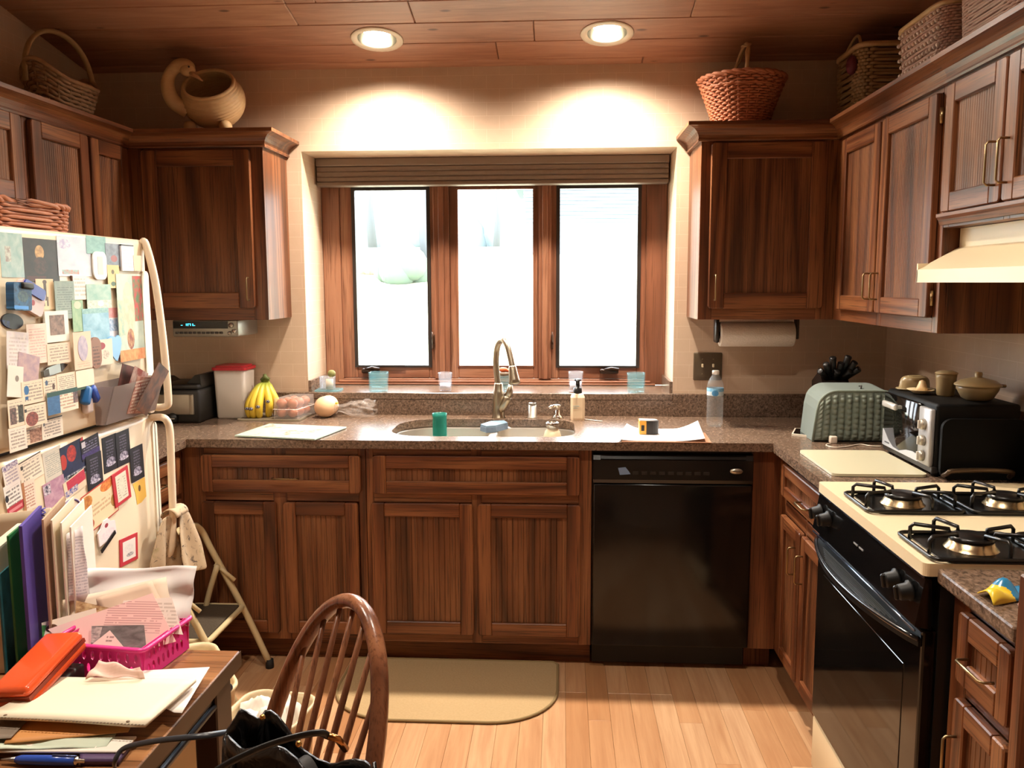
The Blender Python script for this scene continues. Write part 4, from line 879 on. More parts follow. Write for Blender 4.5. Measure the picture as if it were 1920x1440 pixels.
for k, (bx, by, bulge, sx_) in enumerate(((-.376, -.155, -.014, -.375), (-.354, -.165, -.01, -.352), (-.329, -.165, .004, -.325), (-.298, -.135, .02, -.291), (-.278, -.095, .03, -.27))):
    tip = Vector((bx, by, bz+.008)); mid1 = hub*.72+tip*.28+Vector((bulge*.6, -.028, .012)); mid2 = hub*.3+tip*.7+Vector((bulge, -.034, .006))
    P = spline([hub+Vector(((k-2)*.007, 0, .012)), hub+Vector(((k-2)*.009, -.004, -.012)), mid1, mid2, tip, tip+Vector((0, .004, -.006))], 6); n_ = len(P)
    rad = [.005+.0118*math.sin(PI*min(1, max(0, (i/(n_-1)-.14)/.86)))**.55 for i in range(n_)]; rad[0] = .006; rad[-1] = .005
    m = MB(); m.tube(P, rad, 7); o = m.build('banana', BAN.m)
    bananas.append(o)
    tag(o, ('leftmost yellow banana of the bunch', 'second banana from the left in the bunch', 'middle banana of the bunch', 'second banana from the right in the bunch', 'rightmost short banana of the bunch beside the fruit box')[k], 'banana', 'bunch of bananas')
    if k < 4:
        i_ = (20, 20, 19, 17)[k]; q = P[i_]; M_ = Matrix.Translation(q+Vector((0, -rad[i_]*.985, .004))) @ Matrix.Rotation(math.radians(80), 4, 'X')
        m = MB(); m.lathe([(0, 0), (.0088, 0), (.0088, .0012), (0, .0014)], n=14, M=M_, sx=1.1, sy=.8); s_ = m.build('sticker', plain('#2c2a55', .4), o)
        m = MB(); m.lathe([(.0045, .0014), (.006, .0014), (.006, .002), (.0045, .002)], n=14, M=M_, sx=1.1, sy=.8, cap=False); _s = m.build('sticker_ring', plain('#d9d2c4', .4), o)
m = MB(); m.tube([hub+Vector((-.018, 0, .004)), hub+Vector((0, 0, .02)), hub+Vector((.016, .003, .006))], [.009, .013, .009], 8); m.tube([hub+Vector((0, 0, .015)), hub+Vector((-.004, .004, .032))], [.012, .008], 8)
m.build('stalk', gloss_noise('#5d6a2c', '#47461f', 60, .6, .1), bananas[2])
FR = gloss_noise('#b06a50', '#c98466', 14, .5, .05)
for ly in range(2):
    for r_ in range(3):
        for c_ in range(2):
            x = -.222+c_*.048+r_*.012; y = -.178+r_*.05; z = ZT+.012+.022+ly*.039; m = MB(); m.ball((x, y, z), .0235, scale=(1, 1.04, .92), seg=14, rings=9)
            tag(m.build('fruit', FR), 'reddish-tan fruit in the clear box: %s layer, %s row, %s side' % (('lower', 'upper')[ly], ('front', 'middle', 'back')[r_], ('left', 'right')[c_]), 'fruit', 'fruit in the clear box')
m = MB(); q0 = [(-.25, -.207), (-.146, -.207), (-.118, -.032), (-.222, -.032)]
vb = [(x, y, ZT+.0088) for x, y in q0]; vt = [(x+(.004 if i in (0, 3) else -.004), y+(.006 if i < 2 else -.004), ZT+.098) for i, (x, y) in enumerate(q0)]
m._new(vb+vt, [(0, 1, 2, 3), (4, 5, 6, 7), (0, 1, 5, 4), (1, 2, 6, 5), (2, 3, 7, 6), (3, 0, 4, 7)]); fb = m.build('fruit_box', FILM, thick=.0008); tag(fb, 'clear plastic box of reddish fruit on the tray', 'box')
zc_ = ZT+.047-fb.location.z
m = MB(); m.tube([(x, y, ZT+.05) for x, y in [(-.252, -.209), (-.144, -.209), (-.116, -.03), (-.224, -.03)]], .0016, 5, closed=True); m.build('lid_seam', plain('#e8d6cc', .2), fb)
# bread in its wrapper
t = thing('bread_bag', 'small tan loaf in a clear wrapper twisted shut at the right', 'bread', (-.045, -.1, ZT))
BRD = gloss_noise('#d9a577', '#e8c6a0', 12, .6, .1)
m = MB(); m.ball((-.052, -.095, ZT+.0472), .05, scale=(.98, 1.1, .94), seg=22, rings=14); m.ball((-.045, -.07, ZT+.05), .046, scale=(1, 1.1, .98), seg=18, rings=12); m.build('loaf', BRD, t)
m = MB(); rr = random.Random(9)
def wrap(u, v):
    a = 2*PI*u; x = .0+.175*v; r_ = .012+.034*math.sin(PI*min(1, v*.62+.02))**1.5 if v > .05 else .03-.3*v
    r_ *= 1+.28*math.sin(5*a+7*v)*min(1, v*3)+.16*math.sin(11*a-13*v)
    return (x-.006, -.09+r_*1.1*math.cos(a)+.02*v, max(ZT+.002, ZT+.040-.012*v+r_*.85*math.sin(a)))
m.grid(40, 16, wrap, closed_u=True); m.build('wrapper', FILM, t)
m = MB(); m.box(-.002, .008, -.115, -.1, ZT+.062, ZT+.068); m.build('tag', plain('#e8c437', .5), t)
# glass cutting board
q0 = [at(440, 817, 'z', .92), at(590, 824, 'z', .92), at(650, 801, 'z', .92), at(505, 795, 'z', .92)]
t = thing('glass_cutting_board', 'pale green patterned glass cutting board left of the sink', 'cutting board', (-.09, -.46, ZT))
def quad_slab(q, z0, z1, k=1.0):
    c = sum((Vector((p.x, p.y)) for p in q), Vector((0, 0)))/4; P = [(c+(Vector((p.x, p.y))-c)*k) for p in q]; m = MB(); m.prism([(p.x, p.y) for p in P], 'z', z0, z1); return m
quad_slab(q0, ZT+.003, ZT+.008).build('glass', plain('#b9cfc0', .12), t)
GB = NT('board_print'); v = GB.coord('Object'); f = GB.noise(v, 26, 4, .7, .8); f2 = GB.noise(v, 7, 2)
GB.p(Base_Color=GB.mix(GB.ramp(GB.math('MULTIPLY', f, f2), [(.3, (0, 0, 0)), (.36, (.8, .8, .8))]), S('#d6d3c0'), S('#8a7f66')), Roughness=.12)
quad_slab(q0, ZT+.008, ZT+.0086, .86).build('printed_area', GB.m, t)
for p in q0:
    m = MB(); c = Vector((-.045, -.46)); d = Vector((p.x, p.y))*.86+c*.14; m.lathe([(.007, ZT), (.007, ZT+.003)], (d.x, d.y, 0), 10); m.build('foot', plain('#9aa59c', .6), t)
# radio under the cabinet
t = thing('under_cabinet_radio', 'silver and black radio hung under the left wall cabinet', 'radio', (-.5, -.2, 1.286))
m = MB(); m.rbox(-.64, -.358, -.298, -.06, 1.287, 1.3575, .006, 2); m.build('case', plain('#8c867c', .35, .5), t)
m = MB(); m.box(-.635, -.40, -.3, -.297, 1.322, 1.352); dp = m.build('display', plain('#0b0c0d', .1), t)
for x0, x1, z0, z1 in ((-.602, -.594, 1.334, 1.337), (-.58, -.576, 1.333, 1.343), (-.573, -.562, 1.340, 1.343), (-.573, -.569, 1.333, 1.343), (-.562, -.558, 1.333, 1.343), (-.552, -.54, 1.333, 1.336), (-.552, -.548, 1.333, 1.343)):
    m = MB(); m.box(x0, x1, -.3006, -.3, z0, z1); m.build('digit_bar', plain('#48cfe8', .4, emit=1.6), dp)
for k in range(11):
    x = -.628+k*.019; m = MB(); m.rbox(x, x+.0155, -.302, -.296, 1.299, 1.309, .002, 1); m.build('button', plain('#3a3631', .4), t)
for x, z, r_ in ((-.385, 1.336, .011), (-.372, 1.312, .009), (-.392, 1.303, .008)):
    m = MB(); m.lathe([(r_, 0), (r_*.9, .012), (0, .014)], n=16, M=Matrix.Translation((x, -.298, z)) @ Matrix.Rotation(PI/2, 4, 'X')); m.build('knob', plain('#b8b2a8', .25, .9), t)

# ------------------------------------------------------------------ sink fittings
t = thing('kitchen_tap', 'brushed nickel pull-down kitchen tap behind the sink', 'tap', (.724, -.085, ZT))
m = MB(); m.lathe([(.031, 0), (.031, .004), (.027, .008), (.026, .05), (.0265, .08), (.024, .1), (.0235, .118), (.0215, .121), (.019, .15), (.0165, .156)], (.724, -.085, ZT), 24); m.build('body', NICKEL, t)
m = MB(); m.tube(spline([(.722, -.085, 1.06), (.716, -.085, 1.12), (.714, -.087, 1.17), (.72, -.096, 1.225), (.736, -.12, 1.258), (.754, -.15, 1.262), (.772, -.178, 1.235), (.785, -.2, 1.19), (.794, -.214, 1.15)], 6), .0135, 12); m.build('spout', NICKEL, t)
m = MB(); d = Vector((.805-.794, -.232+.214, 1.075-1.15)).normalized(); P = [Vector((.7925, -.2125, 1.158))+d*s for s in (0, .006, .01, .03, .062, .076, .08)]
m.tube(P, [.0145, .0165, .0175, .019, .0235, .0245, .02], 16); m.build('spray_head', NICKEL, t)
m = MB(); m.tube([(.728, -.09, .945), (.748, -.098, .975), (.762, -.102, 1.0), (.768, -.103, 1.012)], [.019, .0195, .0185, .0165], 12); lv = m.build('lever_base', NICKEL, t)
m = MB(); m.tube([(.765, -.102, 1.01), (.775, -.104, 1.035), (.778, -.105, 1.065)], [.0165, .014, .009], 12); m.build('lever', NICKEL, lv)
t = thing('air_gap', 'short steel cylinder standing right of the tap', 'air gap', (.873, -.075, ZT))
m = MB(); m.lathe([(.0225, 0), (.0225, .003), (.0175, .005), (.0175, .062)], (.873, -.075, ZT), 20); m.build('body', STEEL, t)
m = MB(); m.lathe([(.019, .062), (.019, .066), (.016, .068), (0, .068)], (.873, -.075, ZT), 20); m.build('cap', CHROME, t)
t = thing('soap_pump', 'small chrome built-in pump right of the sink', 'soap pump', (.985, -.1, ZT))
m = MB(); m.lathe([(.027, 0), (.026, .006), (.02, .014), (.012, .02), (.01, .04)], (.985, -.1, ZT), 20); m.build('base', CHROME, t)
m = MB(); m.lathe([(.01, .038), (.012, .052), (.016, .056), (.016, .062), (0, .064)], (.985, -.1, ZT), 16); m.tube([(.985, -.1, ZT+.057), (.96, -.115, ZT+.056), (.948, -.122, ZT+.05)], [.009, .008, .006], 8); m.build('head', CHROME, t)
t = thing('soap_bottle', 'cream foaming soap bottle with a black pump by the sink', 'bottle', (1.072, -.125, ZT))
m = MB(); L = [[(x, y, z) for x, y in rrect(1.072-a_, 1.072+a_, -.125-b_, -.125+b_, min(a_, b_)*.35, 1)] for a_, b_, z in ((.029, .027, ZT), (.0305, .0285, ZT+.01), (.0305, .0285, ZT+.1), (.024, .023, ZT+.113), (.015, .015, ZT+.118))]
n_ = len(L[0]); m._new([p for l in L for p in l], [(i*n_+k, i*n_+(k+1) % n_, (i+1)*n_+(k+1) % n_, (i+1)*n_+k) for i in range(len(L)-1) for k in range(n_)]+[tuple(range(n_))[::-1], tuple(range((len(L)-1)*n_, len(L)*n_))]); bo = m.build('bottle_body', plain('#e6cfae', .4), t)
m = MB(); m.box(1.052, 1.078, -.1546, -.1534, ZT+.062, ZT+.065); m.box(1.052, 1.072, -.1546, -.1534, ZT+.054, ZT+.056); tag(m.build('print', plain('#a0b2ae', .5), bo), kind='stuff')
m = MB(); m.lathe([(.0185, .116), (.019, .12), (.0185, .14), (.009, .142), (.0085, .168), (.015, .171), (.0155, .178), (0, .18)], (1.072, -.125, ZT), 18); m.tube([(1.072, -.125, ZT+.175), (1.072, -.15, ZT+.175), (1.072, -.16, ZT+.166)], [.008, .007, .005], 8); m.build('pump', plain('#14110f', .3), t)
t = thing('green_tumbler', 'teal plastic tumbler standing in the left sink bowl', 'tumbler', (.5, -.38, .715))
m = MB(); m.lathe([(.0, .716), (.03, .716), (.033, .72), (.0345, .86), (.0295, .875), (.0295, .955), (.031, .972), (.029, .972), (.0275, .955), (.0275, .877), (.032, .858), (.031, .724), (0, .722)], (.5, -.36, .004), 24, cap=False); m.build('cup', TEALG, t)
t = thing('sponge', 'flat grey-blue sponge lying on the sink divider', 'sponge', (.715, -.25, .889))
m = MB(); m.prism([(.66, -.28), (.69, -.33), (.728, -.31), (.775, -.23), (.755, -.175), (.70, -.19)], 'z', .8895, .91); m.build('pad', gloss_noise('#5f7184', '#75879a', 60, .9, .4), t)
m = MB(); m.prism([(.662, -.279), (.69, -.327), (.727, -.308), (.773, -.231), (.754, -.178), (.70, -.192)], 'z', .91, .918); m.build('scourer', gloss_noise('#8096a6', '#6d8494', 90, .9, .5), t)
t = thing('white_cup', 'cream ribbed jar standing in the right sink bowl', 'jar', (.97, -.4, .715))
m = MB(); m.lathe([(.0, .716), (.034, .716), (.037, .725), (.037, .88), (.03, .905), (.024, .912), (.0235, .92)], (.965, -.36, .0), 24); m.build('jar_body', plain('#dcc9a8', .4), t)
m = MB(); m.lathe([(.026, .92), (.028, .93), (.027, .94), (.022, .942), (.02, .934), (0, .934)], (.965, -.36, .0), 24, cap=False); m.build('metal_rim', CHROME, t)
m = MB(); m.tube([(1.1, -.13, ZT+.003), (1.178, -.184, ZT+.003)], .0022, 6); tag(m.build('straw', plain('#e3dcd2', .4)), 'thin white stick lying right of the soap bottle', 'stick')

# ------------------------------------------------------------------ glasses on the stone sill
ZS = 1.0163
def tumbler(x, y, r0, r1, h, mat, name, label, square=0.0, base=.008, ripple=0.0):
    t = thing(name, label, 'glass', (x, y, ZS), 'glass jars along the window sill'); m = MB()
    def ring(r, z, k=0.0):
        out = []
        for i in range(32):
            a = 2*PI*i/32; q = r*(1-square+square*min(1.18, 1/max(abs(math.cos(a)), abs(math.sin(a))))); q *= 1+ripple*math.sin(3*a+k*2.0)
            out.append((x+q*math.cos(a), y+q*math.sin(a), ZS+z))
        return out
    prof = [(r0*.9, 0), (r0, .004), (r0+(r1-r0)*.5, h*.5), (r1*.98, h*.86), (r1, h), (r1-.004, h), (r1*.98-.004, h*.86), (r0-.004, base+.004), (r0*.7, base)]
    L = [ring(r, z, k) for k, (r, z) in enumerate(prof)]; n_ = 32
    m._new([p for l in L for p in l], [(i*n_+k, i*n_+(k+1) % n_, (i+1)*n_+(k+1) % n_, (i+1)*n_+k) for i in range(len(L)-1) for k in range(n_)]+[tuple(range(n_))[::-1], tuple(range((len(L)-1)*n_, len(L)*n_))], True)
    m.build('vessel', mat, t); return t
tumbler(.163, .035, .041, .044, .088, AQUA, 'square_glass', 'square rippled aqua glass under the left window crank', .8, .016, .02)
t = tumbler(.469, .05, .028, .033, .086, CLEAR, 'shot_glass', 'small clear straight glass below the left mullion', 0, .012)
m = MB(); m.lathe([(0, .013), (.024, .013), (.025, .035), (0, .036)], (.469, .05, ZS), 20); m.build('white_wax', plain('#e8e8f0', .5), t)
t = tumbler(.742, .05, .031, .034, .075, AQUA, 'aqua_jar', 'aqua jar with orange on top, behind the kitchen tap', 0, .012)
m = MB(); m.lathe([(.035, .0755), (.036, .08), (.034, .088), (0, .089)], (.742, .05, ZS), 20); m.build('dark_lid', plain('#6a5440', .4), t)
m = MB(); m.ball((.735, .05, ZS+.099), .014, scale=(1.6, 1, .8)); m.ball((.755, .052, ZS+.096), .011, scale=(1.4, 1, .7)); m.build('orange_fruit', plain('#d8683a', .5), t)
t = tumbler(1.066, .045, .029, .034, .092, CLEAR, 'clear_tumbler', 'clear glass with white foot behind the soap bottle', 0, .012)
m = MB(); m.lathe([(0, .013), (.025, .013), (.027, .045), (0, .046)], (1.066, .045, ZS), 20); m.build('white_wax', plain('#e8e8f0', .5), t)
tumbler(1.338, .04, .039, .042, .088, AQUA, 'flared_jar', 'aqua jar with a flared lip at the right of the sill', 0, .018)
t = thing('glass_dish', 'shallow aqua glass dish at the left end of the sill', 'dish', (-.075, .04, ZS))
m = MB(); m.plate(rrect(-.128, -.012, -.01, .085, .01, 3), [], ZS, ZS+.005); m.tube([(x, y, ZS+.006) for x, y in rrect(-.126, -.014, -.008, .083, .01, 3)], .003, 6, closed=True); m.build('plate', AQUA, t)
m = MB(); m.lathe([(.034, .008), (.036, .012), (.037, .062), (.039, .066), (.036, .066), (.034, .012), (0, .01)], (-.078, .045, ZS), 24, cap=False); tag(m.build('small_bowl', CLEAR), 'clear glass bowl standing on the aqua dish', 'bowl')
m = MB(); m.lathe([(0, .0085), (.017, .0085), (.0175, .055), (0, .056)], (-.066, .035, ZS), 18); tag(m.build('paper_roll', plain('#ddcdb0', .6)), 'small cream cylinder inside the glass bowl', 'roll')
m = MB(); m.ball((-.058, .045, ZS+.079), .019, scale=(1, .9, .9)); tag(m.build('air_plant', gloss_noise('#8f8a50', '#6a6a3a', 60, .7, .4)), 'mottled green ball on top of the glass bowl', 'plant')

# ------------------------------------------------------------------ right half of the back worktop
t = thing('paper_sheet', 'white paper with curled corners under the tape measure', 'paper', (1.38, -.45, ZT))
A, B, C_, D = at(1157, 828, 'z', ZT), at(1322, 830, 'z', ZT), at(1308, 806, 'z', ZT), at(1175, 806, 'z', ZT)
def pap(u, v):
    p = (A*(1-u)+B*u)*(1-v)+(D*(1-u)+C_*u)*v; cr = max(0, u-.66)/.34; cl = max(0, .2-u)/.2
    return (p.x, p.y, ZT+.004+.034*cr**1.6*(.35+.65*v)+.022*cl**1.5*(.3+.7*v))
m = MB(); m.grid(24, 10, pap); m.build('sheet', plain('#f4ece6', .6), t, thick=.0008)
m = quad_slab([at(1165, 829, 'z', ZT), at(1334, 831, 'z', ZT), at(1322, 812, 'z', ZT), at(1180, 812, 'z', ZT)], ZT, ZT+.0025); tag(m.build('brown_folder', plain('#a8795a', .6)), 'thin brown card under the white paper', 'card')
t = thing('tape_measure', 'yellow and black tape measure standing on the paper', 'tape measure', (1.34, -.47, ZT))
z0 = ZT+.0055
m = MB(); m.prism([(1.306, -.505), (1.332, -.51), (1.335, -.455), (1.306, -.45)], 'z', z0, z0+.052); m.build('yellow_case', plain('#e2a23a', .35), t)
m = MB(); m.prism([(1.333, -.51)]+[(1.353+.029*math.cos(math.radians(a)), -.482+.029*math.sin(math.radians(a))) for a in range(-80, 81, 20)]+[(1.333, -.455)], 'z', z0, z0+.052); m.build('black_grip', plain('#191614', .5), t)
m = MB(); m.prism([(1.308, -.503), (1.335, -.507)]+[(1.353+.024*math.cos(math.radians(a)), -.482+.024*math.sin(math.radians(a))) for a in range(-80, 81, 20)]+[(1.334, -.457), (1.308, -.452)], 'z', z0+.052, z0+.0545); m.build('top_plate', plain('#b8aaa0', .4), t)
m = MB(); m.box(1.3125, 1.3245, -.5105, -.507, z0+.014, z0+.036); m.build('blade_slot', plain('#120f0d', .5), t)
# water bottle
bx, by = 1.637, -.27
t = thing('water_bottle', 'clear plastic water bottle with a blue label', 'bottle', (bx, by, ZT))
m = MB(); P = [(0, .004), (.024, .0), (.031, .006), (.034, .02)]
for k in range(9): zz = .026+k*.011; P += [(.0325, zz), (.0345, zz+.0055)]
P += [(.0335, .128), (.0335, .162), (.0345, .166), (.031, .184), (.022, .202), (.0135, .214), (.0125, .222), (.0115, .222), (.012, .213)]
m.lathe(P, (bx, by, ZT), 28, cap=False); m.build('bottle_body', film_mat('clear_bottle', S('#e6eaea'), .12, .05, (.97, .97, .96, 1)), t)
m = MB(); m.lathe([(.0338, .13), (.0342, .132), (.0342, .159), (.0338, .161)], (bx, by, ZT), 28, cap=False); lb = m.build('label_band', PT('#c3d2d8', None, ax='xz', rects=((0, 1, .55, 1, '#5b9cc4', '#8fbfd8'),), ells=((.42, .35, .2, .4, '#3f84b4'),)), t)
m = MB(); m.lathe([(.0145, .216), (.0145, .231), (.013, .233), (0, .233)], (bx, by, ZT), 20); m.build('cap', plain('#ece5da', .4), t)
# double light switch
t = thing('switch_plate', 'dark bronze double light switch plate on the wall', 'switch', (1.648, -.001, 1.075))
m = MB(); m.rbox(1.586, 1.711, -.009, -.0005, 1.076, 1.199, .004, 2); m.build('plate', plain('#5a4c3a', .4, .4), t)
for x in (1.625, 1.672):
    m = MB(); m.box(x-.004, x+.004, -.021, -.008, 1.134, 1.15, .002); m.build('toggle', plain('#d6c6a4', .4), t)
for x in (1.625, 1.672):
    for z in (1.105, 1.17): m = MB(); m.ball((x, -.009, z), .003, scale=(1, .5, 1), seg=8, rings=6); m.build('screw', plain('#8a7a5c', .3, .8), t)
# paper towels
t = thing('paper_towel_holder', 'dark paper towel holder under the right wall cabinet', 'holder', (1.82, -.16, 1.3))
m = MB(); m.rbox(1.648, 1.662, -.19, -.13, 1.255, 1.3575, .004, 1); m.build('left_bracket', plain('#241a14', .4), t)
m = MB(); m.rbox(1.982, 1.993, -.185, -.135, 1.27, 1.3575, .003, 1); m.build('right_bracket', plain('#3a2c22', .4), t)
m = MB(); m.tube([(1.655, -.16, 1.29), (1.99, -.16, 1.29)], .009, 10); m.build('rod', plain('#3a2c22', .4), t)
m = MB(); M_ = Matrix.Translation((1.668, -.16, 1.29)) @ Matrix.Rotation(PI/2, 4, 'Y')
m.lathe([(.02, 0), (.05, 0), (.0525, .004), (.0525, .302), (.05, .306), (.02, .306), (.02, 0)], n=36, M=M_, cap=False); tag(m.build('paper_towel_roll', gloss_noise('#e0d6c8', '#d3c8b9', 160, .9, .5)), 'white roll of paper towels under the right wall cabinet', 'paper towels')
# knife block behind the toaster cover
t = thing('knife_block', 'black-handled knives in a block behind the toaster cover', 'knife block', (2.1, -.4, ZT))
m = MB(); m.prism([(-.40, ZT), (-.24, ZT), (-.21, 1.10), (-.31, 1.155), (-.40, 1.05)], 'x', 2.045, 2.15); m.build('block', plain('#2a1c14', .5), t)
for i, (dx, dz, ln) in enumerate(((-.062, .02, .075), (-.045, .052, .09), (-.025, .08, .1), (.0, .055, .085), (.022, .085, .095), (.042, .06, .085), (.055, .03, .07), (-.01, .02, .07), (.03, .02, .07))):
    b0 = Vector((2.105+dx*.55, -.335, 1.12)); b1 = b0+Vector((dx*.75, -.05, dz*.9+.02)); m = MB(); m.tube([b0, b0*.5+b1*.5, b1*.98+b0*.02, b1], [.0105, .012, .0135, .009], 8); m.build('knife_handle', plain('#120f0d', .4), t)
# quilted toaster cover
t = thing('toaster_cover', 'grey-green quilted toaster cover in the corner', 'cover', (2.1, -.52, ZT))
QM = gloss_noise('#8d988c', '#7a867b', 70, .9, .2); QL = plain('#76807a', .95)
X0, X1, Zb, Ztp, Yf, Yk = 1.953, 2.262, ZT+.001, 1.105, -.605, -.43
def zr(x):
    r_ = .075
    for e, s in ((X0, 1), (X1, -1)):
        d = (x-e)*s
        if d < r_: return Ztp-r_+math.sqrt(max(0, r_*r_-(r_-d)**2))
    return Ztp
def quilt(u, v):
    x = X0+u*(X1-X0); z = Zb+.004+v*(zr(x)-Zb-.008); b = abs(math.sin(12*PI*u))**.5*(.55+.45*abs(math.sin(9*PI*v+.5*math.sin(12*PI*u)))**.6); e = min(1, u*14, (1-u)*14, v*10, (1-v)*10)
    return (x+.018*(1-v)*(u-.6)*.6, Yf-.017*b*e, z)
m = MB(); m.grid(97, 64, quilt); m.build('quilted_front', QM, t)
out = [(X0+.0-.011, Zb)]+[(X0+k*(X1-X0)/40, zr(X0+k*(X1-X0)/40)) for k in range(41)]+[(X1, Zb)]
m = MB(); n_ = len(out); m._new([(x, Yf+.002, z) for x, z in out]+[(x*.985+.03, Yk, z+.012*(z > 1)) for x, z in out], [(k, k+1, n_+k+1, n_+k) for k in range(n_-1)]+[tuple(range(n_, 2*n_))], False); m.build('gusset', QL, t)
m = MB(); m.tube([(x, Yf, z) for x, z in out], .005, 6); m.build('piping', QM, t)
m = MB(); m.tube([(2.125, -.56, 1.107), (2.13, -.55, 1.118), (2.128, -.535, 1.116)], .003, 6); m.build('loop', plain('#2a2420', .6), t)
# phone, charger
t = thing('phone', 'pale-edged mobile phone lying beside the toaster cover', 'phone', (1.92, -.5, ZT))
q_ = [at(1484, 817, 'z', ZT), at(1527, 822, 'z', ZT), at(1530, 808, 'z', ZT), at(1490, 806, 'z', ZT)]
quad_slab(q_, ZT, ZT+.008).build('case', plain('#d8cdbc', .35), t); quad_slab(q_, ZT+.008, ZT+.0086, .86).build('screen', plain('#0e0d0d', .06), t)
cpos = at(1562, 831, 'z', ZT)
t = thing('phone_charger', 'white cube phone charger and cable before the toaster cover', 'charger', (cpos.x, cpos.y, ZT))
m = MB(); m.rbox(cpos.x-.013, cpos.x+.013, cpos.y-.01, cpos.y+.016, ZT, ZT+.027, .004, 2); m.build('plug', plain('#eadccb', .35), t)
m = MB(); a_ = [at(u, v, 'z', ZT+.0025) for u, v in ((1557, 832), (1550, 833), (1551, 836), (1566, 839), (1590, 837), (1612, 833), (1632, 836), (1652, 837))]; m.tube(spline(a_, 5), .0021, 6); m.build('cable', plain('#e6d9c6', .4), t)
# white cutting board
m = MB(); m.plate(rrect(1.834, 2.122, -1.19, -.81, .022, 6), [], ZT+.001, ZT+.009); bmesh.ops.bevel(m.bm, geom=[e for e in m.bm.edges if e.calc_face_angle(0) > 1], offset=.002, segments=1, affect='EDGES')
tag(m.build('white_cutting_board', plain('#cdc5a6', .35)), 'large cream plastic cutting board before the toaster oven', 'cutting board')
# toaster oven, facing the aisle
t = thing('toaster_oven', 'black toaster oven with a white wave front', 'oven', (2.25, -.99, ZT))
m = MB(); m.rbox(2.136, 2.385, -1.186, -.79, ZT+.012, 1.14, .01, 3); m.build('body', plain('#080706', .55, 0, .2), t)
for y in (-1.16, -.82):
    for x in (2.15, 2.36): m = MB(); m.lathe([(.01, 0), (.012, .014)], (x, y, ZT), 10); m.build('foot', BLACKM, t)
m = MB(); m.rbox(2.126, 2.137, -1.092, -.795, ZT+.03, 1.128, .003, 1); dr = m.build('door', plain('#0c0b0a', .08), t)
m = MB(); pts = [(-.797, 1.0), (-.81, .995), (-.85, .968), (-.89, .952), (-.94, .949), (-1.0, .963), (-1.05, .968), (-1.092, .966), (-1.092, ZT+.03), (-.797, ZT+.03)]; m.prism(pts, 'x', 2.1242, 2.1262); m.build('wave_panel', plain('#c9ccd2', .3, .2), dr)
m = MB(); m.box(2.1235, 2.1245, -.86, -.82, .955, .96); tag(m.build('lettering', plain('#5a5c64', .4), dr), kind='stuff')
m = MB(); m.rbox(2.098, 2.112, -.955, -.845, 1.085, 1.106, .005, 2); m.box(2.11, 2.13, -.95, -.935, 1.09, 1.1); m.box(2.11, 2.13, -.865, -.85, 1.09, 1.1); m.build('door_handle', plain('#d0cdc6', .3, .3), dr)
m = MB(); m.rbox(2.122, 2.137, -1.18, -1.094, ZT+.03, 1.122, .003, 1); pn = m.build('control_panel', plain('#b4b3b4', .35, .3), t)
for z in (1.07, 1.02, .972):
    M_ = Matrix.Translation((2.122, -1.137, z)) @ Matrix.Rotation(-PI/2, 4, 'Y'); m = MB(); m.lathe([(.0175, 0), (.0165, .01), (.013, .014), (0, .014)], n=20, M=M_); kb = m.build('knob', plain('#b9b2a4', .3, .7), pn)
    m = MB(); m.box(-.013, .013, -.003, .003, .012, .02, .001, M=M_); m.build('knob_grip', plain('#d8d2c6', .3), kb)
m = MB(); m.box(2.13, 2.15, -1.186, -.79, ZT+.012, ZT+.032, .002); m.build('crumb_lip', plain('#3a3634', .4, .4), t)
m = MB(); m.tube([(2.32, -1.186, 1.0), (2.32, -1.19, 1.0)], .008, 10); m.build('side_badge', plain('#4a4642', .4), t)
# griddle leaning on the oven
t = thing('griddle', 'black griddle with a bronze loop handle leaning on the toaster oven', 'griddle', (2.26, -1.22, ZT))
m = MB(); m.prism(rrect(2.14, 2.392, ZT+.002, 1.10, .03, 5), 'y', -1.222, -1.208, M=None); m.build('plate', plain('#060505', .6, 0, .12), t)
m = MB(); m.tube(spline([(2.15, -1.222, .928), (2.152, -1.245, .94), (2.165, -1.25, .948), (2.25, -1.252, .952), (2.325, -1.25, .948), (2.34, -1.245, .94), (2.342, -1.222, .926)], 5), .0075, 8); m.build('handle', plain('#5a4836', .35, .7), t)
# stoneware on top of the oven
CLAY = gloss_noise('#a08c66', '#8a7654', 24, .3, .05)
t = thing('butter_dish', 'tan stoneware butter dish with a domed lid on the toaster oven', 'dish', (2.21, -.83, 1.14))
m = MB(); m.grid(24, 9, lambda u, v: (2.205+.05*math.cos(2*PI*u)*(1-.55*v**3), -.845+.034*math.sin(2*PI*u)*(1-.5*v**3), 1.144+.045*math.sin(v*PI/2)), closed_u=True); m.plate([(2.205+.024*math.cos(2*PI*k/20), -.845+.018*math.sin(2*PI*k/20)) for k in range(20)], [], 1.186, 1.19); m.build('lid', CLAY, t)
m = MB(); m.lathe([(0, .0), (.05, .0), (.062, .006), (.06, .008), (0, .006)], (2.205, -.845, 1.1402), 28, sy=.72); m.build('base', CLAY, t)
t = thing('spoon_rest', 'small cream saucer at the front of the toaster oven top', 'saucer', (2.19, -.945, 1.14))
m = MB(); m.lathe([(0, .004), (.02, .001), (.03, .008), (.042, .014), (.043, .016), (.03, .011), (0, .007)], (2.185, -.945, 1.1402), 26, cap=False); m.build('dish', plain('#e0cba0', .35), t)
m = MB(); m.lathe([(.02, .008), (.016, .02), (.009, .04), (0, .044)], (2.197, -.925, 1.1402), 18); tag(m.build('cone_ornament', plain('#d8b88c', .4)), 'small pale cone standing on the saucer', 'ornament')
t = thing('lidded_cup', 'tall tan stoneware cup with a lid on the toaster oven', 'cup', (2.245, -.985, 1.14))
